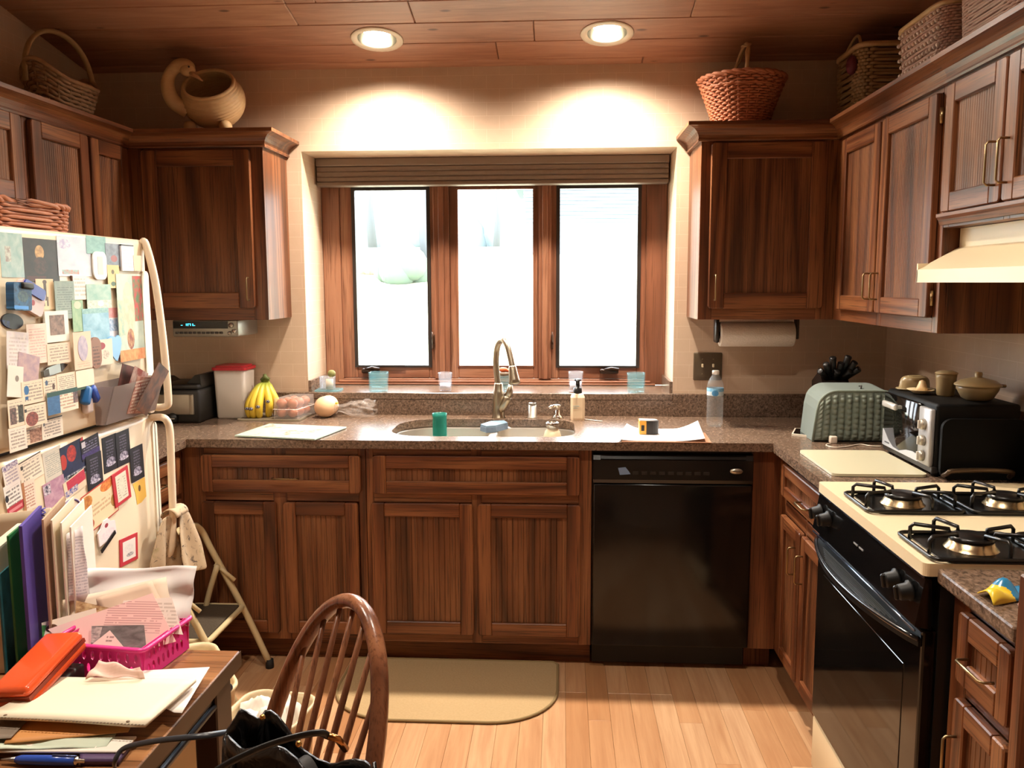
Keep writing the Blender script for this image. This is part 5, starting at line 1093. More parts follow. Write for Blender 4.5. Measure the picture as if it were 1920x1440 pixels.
m = MB(); m.lathe([(0, 0), (.025, 0), (.027, .004), (.031, .06), (.032, .072)], (2.245, -.99, 1.1402), 24); m.build('cup_body', CLAY, t)
m = MB(); m.lathe([(.034, .072), (.034, .076), (.02, .082), (0, .084)], (2.245, -.99, 1.1402), 24); m.build('lid', plain('#c4ae82', .35), t)
t = thing('casserole', 'tan stoneware casserole with knobbed lid on the toaster oven', 'casserole', (2.30, -1.09, 1.14))
m = MB(); m.lathe([(0, 0), (.034, 0), (.046, .008), (.06, .034), (.062, .046)], (2.298, -1.09, 1.1402), 30); m.box(2.355, 2.382, -1.1, -1.08, 1.18, 1.19, .003); m.build('bowl', CLAY, t)
m = MB(); m.lathe([(.0675, .046), (.067, .05), (.05, .062), (.02, .07), (.01, .072), (.012, .082), (.01, .088), (0, .089)], (2.298, -1.09, 1.1402), 30); m.build('lid', plain('#b8a276', .3), t)
# crinkled packet on the near worktop
t = thing('snack_packet', 'crumpled yellow and blue packet on the near worktop', 'packet', (1.86, -2.2, ZT))
rr = random.Random(2)
def packet(u, v):
    a = u; p = Vector((1.795+.1*a, -2.25+.062*v+.045*a, ZT+.003)); h = .026*math.sin(PI*v)**.7*math.sin(PI*min(1, a*1.3+.08))**.6; return (p.x, p.y, p.z+h*(1+.35*math.sin(9*u+5*v)+.2*math.sin(17*u*v+2)))
def pm():
    a = NT('packet_print'); g = a.n('SeparateXYZ', Vector=a.n('TexCoord').outputs['Generated']); nz = a.noise(a.coord('Generated'), 4, 2)
    f = a.math('ADD', a.math('ADD', g.outputs[0], a.math('MULTIPLY', g.outputs[1], .6)), a.math('MULTIPLY', nz, .3)); a.p(Base_Color=a.ramp(f, [(0, S('#e6c33a')), (.78, S('#e6c33a')), (.8, S('#2e7fae')), (1.1, S('#2e7fae'))], 'CONSTANT'), Roughness=.25); return a.m
m = MB(); m.grid(18, 14, packet); m.build('wrapper', pm(), t, thick=.002)
m = MB(); m.ball((1.85, -2.262, ZT+.009), .014, scale=(1.3, .8, .6)); m.build('pink_end', plain('#d9a9a0', .4), t)
# ------------------------------------------------------------------ baskets on top of the cabinets
def wicker(a_, b_, rough=.6):
    m_ = NT('wicker'); f = m_.noise(m_.coord('Object'), 45, 3); r = m_.noise(m_.coord('Object', (1, 1, 5)), 18, 2)
    m_.p(Base_Color=m_.mix(m_.math('MULTIPLY', m_.math('ADD', f, r), .5), S(a_), S(b_)), Roughness=rough); return m_.m
def weave(m, ring, zs, stakes, amp, rad, seg=None):
    """horizontal strands that pass in front of and behind the stakes, alternating row by row"""
    seg = seg or stakes*4
    for k, z in enumerate(zs):
        m.tube([ring(2*PI*i/seg, z, 1+amp*math.cos(stakes*(2*PI*i/seg)+PI*k)) for i in range(seg)], rad, 5, closed=True)
def stakes_(m, ring, z0, z1, n, rad):
    for i in range(n): m.tube([ring(2*PI*(i+.5)/n, z0+(z1-z0)*t, 1.0) for t in (0, .33, .66, 1)], rad, 5)
WK1 = wicker('#8a4a2c', '#b5714a'); WK2 = wicker('#7a5638', '#c0a07a'); WK3 = wicker('#a8845a', '#c9a878'); WK4 = wicker('#8a6c48', '#b09468'); WK5 = wicker('#a07c6c', '#c4a090')
# flared brown basket, right of the window
cx, cy, zb = 1.727, -.185, 2.1315
def ring(a, z, k):
    t = (z-zb)/.185; r_ = .103+.062*t**1.15; return Vector((cx+r_*k*math.cos(a), cy+r_*k*math.sin(a), z))
t = thing('flared_basket', 'flared reddish-brown wicker basket with thin upright handle', 'basket', (cx, cy, zb))
m = MB(); weave(m, ring, [zb+.006+k*.0092 for k in range(20)], 22, .045, .0056); stakes_(m, ring, zb, zb+.185, 22, .0045); m.lathe([(0, .003), (.1, .003)], (cx, cy, zb), 24); m.build('woven_body', WK1, t)
m = MB()
for q in (0, PI): m.tube([ring(2*PI*i/52, zb+.189+.004*math.cos(13*2*PI*i/52+q), 1.02+.03*math.sin(13*2*PI*i/52+q)) for i in range(52)], .007, 6, closed=True)
m.tube([ring(2*PI*i/52, zb+.15, 1.03) for i in range(52)], .005, 6, closed=True); m.build('braided_rim', WK1, t)
hd_ = [(cx-.02+.03*math.sin(PI*s), cy+.155*math.cos(PI*s), zb+.17+.157*math.sin(PI*s)) for s in [k/14 for k in range(15)]]
m = MB(); m.tube(hd_, .007, 8); m.tube([Vector(p)+Vector((.009*math.cos(k*1.4), 0, .009*math.sin(k*1.4))) for k, p in enumerate(hd_)], .005, 6); m.build('handle', WK3, t)
# boat-shaped basket on the left run
cx, cy, zb = -.93, -.515, 2.1315
def ring(a, z, k):
    t = (z-zb)/.13; return Vector((cx+(.07+.035*t)*k*math.cos(a), cy+(.125+.05*t)*k*math.sin(a), z+(.05*t+.015)*math.sin(a)**4))
t = thing('boat_basket', 'low brown splint basket with tall hoop handle on the left cabinets', 'basket', (cx, cy, zb))
m = MB(); weave(m, ring, [zb+.008+k*.014 for k in range(9)], 18, .035, .0075, 90); stakes_(m, ring, zb, zb+.125, 18, .005); m.lathe([(0, .012), (.062, .012)], (cx, cy, zb), 24, sy=1.85); m.build('woven_body', WK2, t)
m = MB(); m.tube([ring(2*PI*i/60, zb+.132, 1.02) for i in range(60)], .009, 6, closed=True); m.build('rim', WK2, t)
m = MB(); m.tube([(cx+.05*math.cos(PI*s)*.6, cy+.176*math.cos(PI*s), zb+.12+.215*math.sin(PI*s)**.75) for s in [k/20 for k in range(21)]], .009, 8, flat=1.4); m.build('handle', WK4, t)
# goose-shaped basket
gc = at(400, 184, 'y', -.2)
t = thing('goose_basket', 'tan coiled basket shaped like a goose with curled neck', 'basket', (gc.x, gc.y, 2.1315))
ax = Vector((.03, -.72, .69)).normalized(); qm = Vector((0, 0, 1)).rotation_difference(ax).to_matrix().to_4x4(); M_ = Matrix.Translation((gc.x, gc.y, gc.z-.005)) @ qm
prof = []
for k in range(60):
    th = PI-(PI-math.radians(53))*k/59; w_ = 1+.022*math.cos(k*2*PI/3.1); prof.append((.128*w_*math.sin(th), .116*w_*math.cos(th)))
inner = [(r_*.93, z*.93) for r_, z in prof[::-1]]
m = MB(); m.lathe(prof+inner, n=40, M=M_, cap=False); m.build('coiled_body', WK3, t)
th = math.radians(53); m = MB(); m.tube([M_ @ Vector((.128*math.sin(th)*math.cos(a)*1.0, .128*math.sin(th)*math.sin(a), .116*math.cos(th))) for a in [2*PI*k/40 for k in range(40)]], .008, 8, closed=True); m.build('rim', WK3, t)
gp = [at(u, v, 'y', y) for u, v, y in ((352, 206, -.24), (326, 190, -.27), (315, 165, -.28), (318, 140, -.285), (333, 124, -.285), (350, 125, -.285), (357, 133, -.287))]
m = MB(); m.tube(spline(gp, 6), [.026+.0*k for k in range(1)]*0 or [.036-.012*min(1, k/18) if k < 22 else .024+.006*math.sin((k-22)/14*PI) for k in range(len(spline(gp, 6)))], 12); m.build('neck', WK3, t)
b0, b1 = at(357, 135, 'y', -.29), at(380, 152, 'y', -.30)
m = MB(); m.ball(at(352, 131, 'y', -.29), .028, seg=14, rings=10, scale=(1.15, 1, .95)); m.build('head', WK3, t)
m = MB(); m.tube([b0, b0*.5+b1*.5, b1], [.021, .014, .005], 10, flat=.6); m.build('beak', plain('#a8805a', .5), t)
m = MB(); m.ball(at(354, 125, 'y', -.317), .0042, seg=8, rings=6); m.build('eye', plain('#2a1a12', .3), t)
for u in (362, 428): q = at(u, 231, 'y', -.22); m = MB(); m.ball((q.x, q.y-.03, 2.1315+.0255), .026, scale=(1, 1.2, .95)); m.build('foot', WK3, t)
# box-shaped bark basket at the right corner
def box_ring(x0, x1, y0, y1, fl, zb_, h):
    xm, ym = (x0+x1)/2, (y0+y1)/2
    def f(a, z, k):
        t = (z-zb_)/h; s = 1+fl*t; c, d = math.cos(a), math.sin(a); e = .28
        px = math.copysign(abs(c)**e, c); py = math.copysign(abs(d)**e, d); return Vector((xm+(x1-x0)/2*s*px+(k-1)*.1*c, ym+(y1-y0)/2*s*py+(k-1)*.1*d, z))
    return f
zb = 2.1315
ring = box_ring(2.125, 2.36, -.40, -.13, .03, zb, .26)
t = thing('bark_basket', 'tall box-shaped woven basket nearest the right corner', 'basket', (2.24, -.265, zb))
m = MB(); weave(m, ring, [zb+.008+k*.0125 for k in range(20)], 20, .06, .0072, 100); stakes_(m, ring, zb, zb+.255, 16, .007); m.box(2.14, 2.345, -.385, -.145, zb, zb+.008); m.build('woven_body', WK4, t)
m = MB(); m.tube([ring(2*PI*i/64, zb+.265, 1.05) for i in range(64)], .011, 6, closed=True); m.build('rim', WK3, t)
m = MB(); m.tube([(2.13+.02*math.sin(PI*s), -.15-.23*s, zb+.25+.08*math.sin(PI*s)) for s in [k/12 for k in range(13)]], .006, 6); m.build('handle', WK3, t)
q = at(1609, 122, 'y', -.36); m = MB(); m.ball((2.106, q.y, q.z+.0), .03, seg=14, rings=10, scale=(.7, 1, 1.2)); m.build('red_bow', plain('#5a1626', .6), t)
ring = box_ring(2.125, 2.36, -1.12, -.80, .1, zb, .19)
t = thing('dotted_basket', 'pinkish box basket with raised white knots on the right cabinets', 'basket', (2.24, -.96, zb))
m = MB(); weave(m, ring, [zb+.006+k*.0085 for k in range(22)], 26, .022, .005, 130); m.box(2.135, 2.35, -1.1, -.82, zb, zb+.006); m.build('woven_body', WK5, t)
m = MB(); m.tube([ring(2*PI*i/64, zb+.192, 1.04) for i in range(64)], .009, 6, closed=True); m.build('rim', WK3, t)
m = MB()
for r_ in range(6):
    for k in range(12):
        z = zb+.05+r_*.024; y = -.83-k*.024-(r_ % 2)*.012; fl = 1+.1*(z-zb)/.19; m.ball((2.2425-.1175*fl-.009, -.96+(y+.96)*fl, z), .0065, seg=7, rings=5)
tag(m.build('knots', plain('#d8c4b8', .6), t), kind='stuff')
ring = box_ring(2.125, 2.36, -1.56, -1.22, .08, zb, .26)
t = thing('fine_weave_basket', 'pinkish finely woven basket cut off by the top right corner', 'basket', (2.24, -1.4, zb))
m = MB(); weave(m, ring, [zb+.006+k*.0085 for k in range(30)], 28, .022, .005, 140); m.box(2.135, 2.35, -1.54, -1.24, zb, zb+.006); m.build('woven_body', WK5, t)
m = MB(); m.tube([ring(2*PI*i/64, zb+.262, 1.04) for i in range(64)], .01, 6, closed=True); m.build('rim', WK3, t)
# tray basket on the fridge
zb = 1.6485
ring = box_ring(-.86, -.50, -1.66, -1.235, .04, zb, .09)
t = thing('tray_basket', 'low reddish wicker tray basket on top of the fridge', 'basket', (-.68, -1.45, zb))
m = MB(); weave(m, ring, [zb+.006+k*.0098 for k in range(8)], 30, .05, .0055, 150); m.box(-.85, -.51, -1.65, -1.245, zb, zb+.005); m.build('woven_body', WK1, t)
m = MB()
for q in (0, PI): m.tube([ring(2*PI*i/100, zb+.088+.006*math.cos(22*2*PI*i/100+q), 1.03+.05*math.sin(22*2*PI*i/100+q)) for i in range(100)], .0065, 6, closed=True)
m.build('braided_rim', WK1, t)

# ------------------------------------------------------------------ floor mat, step stool, bins
m = MB(); P = rrect(.17, .99, -1.045, -.566, [.03, .03, .24, .24], 10); m.plate(P, [], .0005, .008); mt = tag(m.build('kitchen_mat', gloss_noise('#b59a72', '#a58a62', 120, .95, .5)), 'tan half-round kitchen mat on the floor before the sink', 'mat')
off = mt.location.copy(); m = MB(); m.tube([(x-off.x, y-off.y, .006) for x, y in P], .0055, 6, closed=True); e_ = m.build('bound_edge', plain('#8a744e', .9), None, keep=True); e_.parent = mt
CRM = plain('#c9b78e', .35)
t = thing('step_stool', 'cream tubular folding step stool with brown treads', 'step stool', (-.3, -.83, 0))
yf, yn = -.655, -1.0
lf = spline([(-.145, yf, .014), (-.25, yf, .255), (-.36, yf, .475), (-.392, yf-.0, .545), (-.40, yf-.04, .585)], 5); ln_ = [Vector((p.x, yn+(yf-p.y), p.z)) for p in lf]
m = MB(); m.tube(lf+[Vector((-.405, yf-.1, .60)), Vector((-.405, (yf+yn)/2, .605)), Vector((-.405, yn+.1, .60))]+ln_[::-1], .0125, 10); m.build('front_frame', CRM, t)
m = MB(); m.tube(spline([(-.44, yf-.025, .014), (-.38, yf-.025, .27), (-.33, yf-.025, .425)], 4), .011, 8); m.build('leg', CRM, t)
m = MB(); m.tube(spline([(-.44, yn+.025, .014), (-.38, yn+.025, .27), (-.33, yn+.025, .425)], 4), .011, 8); m.build('leg', CRM, t)
for y in (yf-.012, yn+.012):
    m = MB(); m.tube([(-.345, y, .425), (-.268, y, .36)], .008, 8); m.build('link', CRM, t)
for x, y in ((-.147, yf), (-.147, yn), (-.44, yf-.025), (-.44, yn+.025)):
    m = MB(); m.lathe([(.016, 0), (.0165, .006), (.0145, .035)], (x, y, .0), 12); m.build('rubber_foot', plain('#17130f', .7), t)
m = MB(); m.box(-.43, -.255, yn+.012, yf-.012, .25, .262, .003); m.build('tread', gloss_noise('#4a3d2c', '#3d3224', 150, .8, .4), t)
m = MB(); m.tube([(x, y, .253) for x, y in rrect(-.44, -.242, yn+.004, yf-.004, .02, 3)], .0105, 8, closed=True); m.build('tread_frame', CRM, t)
def bin_(name, label, cx, cy, lx, ly, rot, h, col, inside=None, lip=.008):
    t = thing(name, label, 'bin', (cx, cy, 0)); M_ = Matrix.Translation((cx, cy, 0)) @ Matrix.Rotation(rot, 4, 'Z'); m = MB(); L = []
    for s, z in ((.78, .0), (.8, .01), (1.0, h), (1.05, h+.004), (1.05, h+.012), (.985, h+.012), (.97, h), (.77, .02)): L.append([M_ @ Vector((x, y, z)) for x, y in rrect(-lx/2*s, lx/2*s, -ly/2*s, ly/2*s, min(lx, ly)*.25*s, 6)])
    n_ = len(L[0]); m._new([p for l in L for p in l], [(i*n_+k, i*n_+(k+1) % n_, (i+1)*n_+(k+1) % n_, (i+1)*n_+k) for i in range(len(L)-1) for k in range(n_)]+[tuple(range(n_))[::-1], tuple(range((len(L)-1)*n_, len(L)*n_))], True)
    m.build('tub', col, t); return t, M_
bin_('waste_bin', 'cream oval waste bin behind the desk corner', -.065, -1.575, .36, .235, math.radians(-56), .41, plain('#d8c39c', .4))
t, M_ = bin_('liner_bin', 'cream square bin with white liner between desk and chair', .235, -1.725, .2, .2, math.radians(-8), .385, plain('#cdb994', .4))
rr = random.Random(8); m = MB(); m.grid(30, 8, lambda u, v: M_ @ Vector(((.085*(1-v*.85))*math.cos(2*PI*u)*(1+.1*math.sin(9*2*PI*u)), (.085*(1-v*.85))*math.sin(2*PI*u)*(1+.1*math.sin(7*2*PI*u)), .372+.03*math.sin(5*2*PI*u+4*v)*(1-v)+.05*math.sin(PI*v)*(.7+.3*math.sin(9*u)))), closed_u=True); m.build('liner', plain('#ece4d8', .5), t)

# ------------------------------------------------------------------ desk
DZ = .75
DTOP = oak('desk_walnut_laminate', '#4a2c17', '#8a5c38', '#a8774c', 'x', .3, 3.0)
DSID = oak('desk_side_laminate', '#4a2c17', '#7d5130', '#96683f', 'z', .35, 3.0)
dk = thing('desk', 'brown wood-grain desk covered in papers at the lower left', 'desk', (-.35, -2.45, 0))
m = MB(); m.box(-1.07, .334, -3.0, -2.143, DZ-.034, DZ, .003); m.build('desk_top', DTOP, dk)
m = MB(); m.box(.334, .3355, -3.0, -2.143, DZ-.033, DZ-.001); m.build('edge_band', plain('#4a3420', .4), dk)
m = MB(); m.box(.13, .148, -2.95, -2.19, .05, DZ-.034, .002); m.build('end_panel', DSID, dk)
m = MB(); m.box(.27, .318, -2.235, -2.16, 0, DZ-.034, .003); m.build('leg', plain('#3f2c1c', .45), dk)
m = MB(); m.box(.27, .318, -2.99, -2.94, 0, DZ-.034, .003); m.build('leg', plain('#3f2c1c', .45), dk)
m = MB(); m.box(-1.06, -1.0, -2.22, -2.16, 0, DZ-.034, .003); m.build('leg', plain('#3f2c1c', .45), dk)
m = MB(); m.box(-1.06, -1.0, -2.99, -2.94, 0, DZ-.034, .003); m.build('leg', plain('#3f2c1c', .45), dk)
m = MB(); m.tube([(.309, -2.15, .672), (.309, -2.98, .672)], .009, 10); m.box(.303, .311, -2.98, -2.15, .672, DZ-.036); m.build('black_rail', plain('#1c1917', .3, .4), dk)

# ------------------------------------------------------------------ papers and things on the desk
def sheet(px, z, mat, name, label, cat, th=.0008, curl=0.0, nu=12, nv=8, group='papers on the desk', wob=0.0, zs=None):
    """px: four photograph corners (front-left, front-right, back-right, back-left) of a sheet lying at height z"""
    zs = zs or [z]*4; P = [at(u, v, 'z', zz) for (u, v), zz in zip(px, zs)]; m = MB()
    def fn(u, v):
        p = (P[0]*(1-u)+P[1]*u)*(1-v)+(P[3]*(1-u)+P[2]*u)*v
        return (p.x, p.y, p.z+curl*(1-v)**2*(.4+.6*u)*abs(math.sin(3*u+.4))+wob*(math.sin(11*u+3*v)+math.sin(7*v+5*u))*.5)
    m.grid(nu, nv, fn); o = m.build(name, mat, thick=th); return tag(o, label, cat, group)
WHT = plain('#ded5c8', .6)
sheet([(150, 1430), (222, 1430), (244, 1400), (150, 1400)], DZ+.006, plain('#4a3456', .5), 'purple_book', 'purple book lowest under the desk papers', 'book', .011)
sheet([(-40, 1410), (232, 1411), (256, 1382), (-40, 1388)], DZ+.0135, WHT, 'white_sheet', 'thick white sheet lowest at the front of the desk', 'paper', .003)
sheet([(-30, 1408), (198, 1400), (218, 1376), (-30, 1376)], DZ+.0165, gloss_noise('#c9cdb8', '#a8b8a4', 9, .6, 0), 'pale_green_sheets', 'pale green crumpled sheets above the white front sheet', 'paper', .0015, wob=.003)
sheet([(8, 1394), (240, 1372), (262, 1330), (40, 1330)], DZ+.0205, plain('#c98a4c', .6), 'manila_envelope', 'orange-brown envelope peeping out below the notepad', 'envelope', .002)
sheet([(-40, 1388), (20, 1384), (62, 1340), (-40, 1340)], DZ+.0245, gloss_noise('#5a4c40', '#8a7a68', 14, .6, 0), 'dark_leaflet', 'dark grey leaflet at the left beside the manila envelope', 'leaflet', .001)
sheet([(326, 1336), (341, 1337), (393, 1251), (180, 1262)], DZ+.024, plain('#ddd4ca', .55), 'loose_sheet', 'loose white sheet showing to the right of the notepad', 'paper', .001)
npx = [(-30, 1346), (272, 1362), (368, 1276), (110, 1272)]
NP = PT('#f3e8d0', None, ax='xy', rects=((.0, 1, .9, .905, '#e3d2b8'),), rough=.6)
nb = sheet(npx, DZ+.038, plain('#dfd2b8', .6), 'notepad', 'large cream writing pad with torn perforated front edge', 'notepad', .006, curl=.004)
Pn = [at(u, v, 'z', DZ+.0415) for u, v in npx]
m = MB()
for k in range(46):
    u = .02+.96*k/45; p = (Pn[0]*(1-u)+Pn[1]*u)*.985+(Pn[3]*(1-u)+Pn[2]*u)*.015; m.box(p.x-.0016, p.x+.0016, p.y-.0012, p.y+.0012, p.z+.0006, p.z+.0012)
pf = m.build('perforations', plain('#5a4630', .7), None, keep=True); pf.parent = nb; pf.matrix_parent_inverse = Matrix.Translation(nb.location).inverted(); tag(pf, kind='stuff')
for u in (.1, .49, .87):
    p = (Pn[0]*(1-u)+Pn[1]*u)*.93+(Pn[3]*(1-u)+Pn[2]*u)*.07; m = MB(); m.lathe([(.0, .0006), (.003, .0006), (.003, .0012), (0, .0012)], (p.x, p.y, p.z), 12); h_ = m.build('punched_hole', plain('#6a5038', .7), None, keep=True); h_.parent = nb; h_.matrix_parent_inverse = Matrix.Translation(nb.location).inverted()
sheet([(160, 1274), (272, 1268), (262, 1252), (186, 1240)], DZ+.05, gloss_noise('#e9c9b8', '#dab0a0', 20, .7, .2), 'crumpled_receipt', 'crumpled pinkish slip between notepad and pink basket', 'paper', .001, wob=.006, zs=[DZ+.046, DZ+.046, DZ+.06, DZ+.066])
# pen
a, b = at(16, 1424, 'z', DZ+.0085), at(155, 1427, 'z', DZ+.0085); d = (b-a).normalized(); L_ = (b-a).length
t = thing('ballpoint_pen', 'blue ballpoint pen with silver end lying on the desk edge', 'pen', (a.x, a.y, DZ))
m = MB(); m.tube([a+d*.012, a+d*.02, a+d*L_*.55, a+d*L_*.9], [.0048, .0072, .008, .0072], 12); m.build('barrel', plain('#2648a0', .25), t)
m = MB(); m.tube([a-d*.012, a, a+d*.0125], [.001, .0028, .0045], 10); m.build('tip', plain('#a8a4a0', .3, .9), t)
m = MB(); m.tube([a+d*L_*.9, a+d*L_*.93, a+d*L_*.94, a+d*(L_+.004)], [.0068, .0068, .0035, .003], 10); m.build('clicker', plain('#cfc8bc', .2, 1.0), t)
m = MB(); up_ = Vector((0, 0, .0085)); m.tube([a+d*L_*.92+up_*.9, a+d*L_*.6+up_*1.05], [.0018, .0018], 6); m.build('clip', plain('#6a7aa8', .2, .8), t)
# spectacle case
q = at(75, 1254, 'z', DZ+.062)
M_ = Matrix.Translation(q) @ Matrix.Rotation(math.radians(-4), 4, 'Z') @ Matrix.Rotation(math.radians(14), 4, 'X') @ Matrix.Rotation(math.radians(-7), 4, 'Y')
ORG = plain('#d8542a', .16, coat=.4)
t = thing('spectacle_case', 'glossy orange spectacle case beside the green folder', 'case', (q.x, q.y, DZ))
m = MB(); m.rbox(-.04, .04, -.083, .083, .001, .022, .0105, 5, M=M_); m.build('lid', ORG, t)
m = MB(); m.rbox(-.04, .04, -.083, .083, -.02, .0, .0098, 5, M=M_); m.build('base', plain('#c4481f', .2), t)
m = MB(); m.box(-.0385, .0385, -.0815, .0815, -.004, .004, M=M_); m.build('seam', plain('#8a3016', .4), t)
m = MB(); q2 = at(30, 1296, 'z', DZ+.02); m.rbox(q.x-.05, q.x+.035, q.y-.075, q.y+.085, DZ+.001, DZ+.036, .006, 2); tag(m.build('dark_book', plain('#1d1814', .5)), 'dark book under the orange spectacle case', 'book')
# upright folders
def standing(x, y, w_, h, mat, name, label, cat, th=.003, yaw=22, z0=DZ+.001, group='folders standing on the desk'):
    """x, y: the near edge; the sheet runs back from it"""
    M_ = Matrix.Translation((x, y, z0)) @ Matrix.Rotation(math.radians(yaw), 4, 'Z'); m = MB(); m.box(-th, 0, 0, w_, 0, h, M=M_); return tag(m.build(name, mat), label, cat, group), M_
standing(-.088, -2.27, .19, .25, plain('#d9cdb8', .6), 'binder', 'white binder with teal booklet at the far left of the desk', 'binder', .022, 16)
standing(-.083, -2.275, .17, .2, PT('#2f6f78', None, mottle=('#1d4a52', 4)), 'teal_booklet', 'teal booklet in front of the white binder', 'booklet', .003, 16)
standing(-.066, -2.262, .2, .275, plain('#2a7a48', .4), 'green_folder', 'dark green folder standing left of the purple notebook', 'folder', .004, 17)
o_, M_ = standing(-.038, -2.262, .16, .295, plain('#54449a', .45), 'purple_notebook', 'purple spiral notebook standing among the folders', 'notebook', .006, 20)
m = MB(); Mi = Matrix.Translation(-o_.location)
m.tube([Mi @ (M_ @ Vector((-.003+.0085*math.cos(k*PI/3), .16+.0085*math.sin(k*PI/3), .006+.283*k/180))) for k in range(181)], .0018, 5); c_ = m.build('spiral', plain('#4a3f96', .4), None, keep=True); c_.parent = o_
standing(-.034, -2.20, .2, .29, gloss_noise('#c9a98a', '#b8967a', 60, .8, .1), 'tan_folder', 'tan ribbed folder right of the purple notebook', 'folder', .004, 20)
standing(-.026, -2.185, .2, .285, plain('#e9dcc2', .6), 'cream_folder', 'cream folder, first right of the tan one', 'folder', .003, 19)
standing(-.016, -2.17, .2, .275, plain('#f2ead6', .6), 'cream_folder', 'cream folder, second right of the tan one', 'folder', .003, 18)
standing(-.006, -2.155, .18, .262, plain('#f5eee0', .6), 'cream_folder', 'palest folder, last of the row before the drooping sheet', 'folder', .003, 17)
def upright(px, y, mat, name, label, cat, th=.001, wob=0.0, group='papers standing on the desk', n=10):
    P = [at(u, v, 'y', yy) for (u, v), yy in zip(px, y if isinstance(y, (list, tuple)) else [y]*4)]; m = MB()
    def fn(u, v):
        p = (P[0]*(1-u)+P[1]*u)*(1-v)+(P[3]*(1-u)+P[2]*u)*v; return p+Vector((0, wob*math.sin(7*u+4*v)+wob*.6*math.sin(13*v-5*u), wob*.4*math.sin(9*u)))
    m.grid(n, n, fn); return tag(m.build(name, mat, thick=th), label, cat, group)
upright([(-30, 1120), (128, 1120), (128, 992), (-30, 996)], -1.93, plain('#a87a52', .7), 'brown_board', 'brown board standing behind the row of folders', 'board', .006)
upright([(-30, 1110), (96, 1110), (95, 952), (-30, 968)], -1.94, plain('#e0cdb0', .6), 'manila_folder', 'tall cream folder at the very back of the desk', 'folder', .003)
upright([(128, 1128), (168, 1128), (155, 986), (124, 1002)], [-2.16, -2.14, -2.12, -2.14], PT('#e6dfe2', '#b9b2bc', 26, ax='xz'), 'drooping_sheet', 'white printed sheet drooping over at the end of the folders', 'paper', .001, .003)
# pink basket
PK = plain('#e0358a', .35)
bm_ = Matrix.Translation((.118, -2.205, DZ+.001)) @ Matrix.Rotation(math.radians(-7), 4, 'Z')
pb = thing('pink_basket', 'bright pink perforated plastic basket full of letters', 'basket', (.118, -2.2, DZ))
def bwall(w_, M_, n):
    m = MB(); holes = []; h = .066
    for k in range(n):
        for r_ in range(2):
            c = -w_/2+.016+(w_-.032)*(k+.5*(r_ % 2)+.1)/(n-.4); holes.append([(c+.0042*math.cos(2*PI*i/8), (.02+r_*.025)+.0095*math.sin(2*PI*i/8)) for i in range(8)])
    t_ = MB(); t_.plate([(-w_/2, 0), (w_/2, 0), (w_/2+.006, h), (-w_/2-.006, h)], holes, 0, .002); m.add(t_.bm, M_, smooth=False); return m.build('side_wall', PK, pb)
LX, LY = .19, .155; T_ = lambda x, y, a: bm_ @ Matrix.Translation((x, y, 0)) @ Matrix.Rotation(math.radians(a), 4, 'Z') @ Matrix.Rotation(math.radians(86), 4, 'X')
bwall(LX, T_(0, -LY/2, 0), 9); bwall(LX, T_(0, LY/2, 180), 9); bwall(LY, T_(LX/2, 0, 90), 8); bwall(LY, T_(-LX/2, 0, -90), 8)
m = MB(); m.box(-LX/2, LX/2, -LY/2, LY/2, 0, .002, M=bm_); m.build('bottom', PK, pb)
m = MB(); m.tube([bm_ @ Vector((x, y, .066)) for x, y in rrect(-LX/2-.008, LX/2+.008, -LY/2-.008, LY/2+.008, .012, 3)], .0045, 8, closed=True); m.build('rim', PK, pb)
gr = 'letters in the pink basket'
def at2(u, v, y0, tilt, z0=DZ+.05):
    """point of the leaning plane through y = y0, z = z0 that faces the room and tips back by tilt degrees"""
    d = FW*FPX + RT*(u-960) + UP*(720-v); n = Vector((0, -math.cos(math.radians(tilt)), math.sin(math.radians(tilt)))); return CAM + d*((Vector((0, y0, z0))-CAM).dot(n)/d.dot(n))
def letter(px, y0, tilt, mat, name, label, cat, wob=0.0, n=10):
    P = [at2(u, v, y0, tilt) for u, v in px]; m = MB()
    if len(P) == 4 and wob:
        m.grid(n, n, lambda u, v: (P[0]*(1-u)+P[1]*u)*(1-v)+(P[3]*(1-u)+P[2]*u)*v+Vector((0, wob*math.sin(7*u+4*v)+wob*.6*math.sin(13*v-5*u), wob*.5*math.sin(9*u))))
    else: m._new([tuple(p) for p in P], [tuple(range(len(P)))])
    return tag(m.build(name, mat, thick=.001), label, cat, gr)
letter([(150, 1160), (352, 1178), (370, 1062), (150, 1066)], -2.150, 22, plain('#efe9e6', .55), 'crumpled_wrapper', 'large creased white sheet at the back of the pink basket', 'paper', .006, 16)
letter([(120, 1190), (330, 1185), (312, 1082), (105, 1128)], -2.172, 30, plain('#ecd8c2', .6), 'cream_letter', 'wide cream letter leaning in the pink basket', 'letter', .002)
letter([(195, 1180), (335, 1190), (285, 1090), (180, 1122)], -2.184, 32, plain('#e0c4ac', .6), 'tan_envelope', 'tan envelope between the cream and pink letters', 'envelope', .001)
letter([(140, 1165), (205, 1170), (205, 1140), (143, 1126)], -2.192, 32, PT('#8a5a34', None, ax='xz', mottle=('#d8b88a', 4)), 'brown_picture', 'brown picture strip tucked in the pink basket', 'picture')
letter([(212, 1180), (343, 1190), (322, 1120), (232, 1126)], -2.199, 34, PT('#eddcd2', '#c8b4a8', 10, ax='xz'), 'folded_letter', 'pale folded letter just behind the pink letter', 'letter')
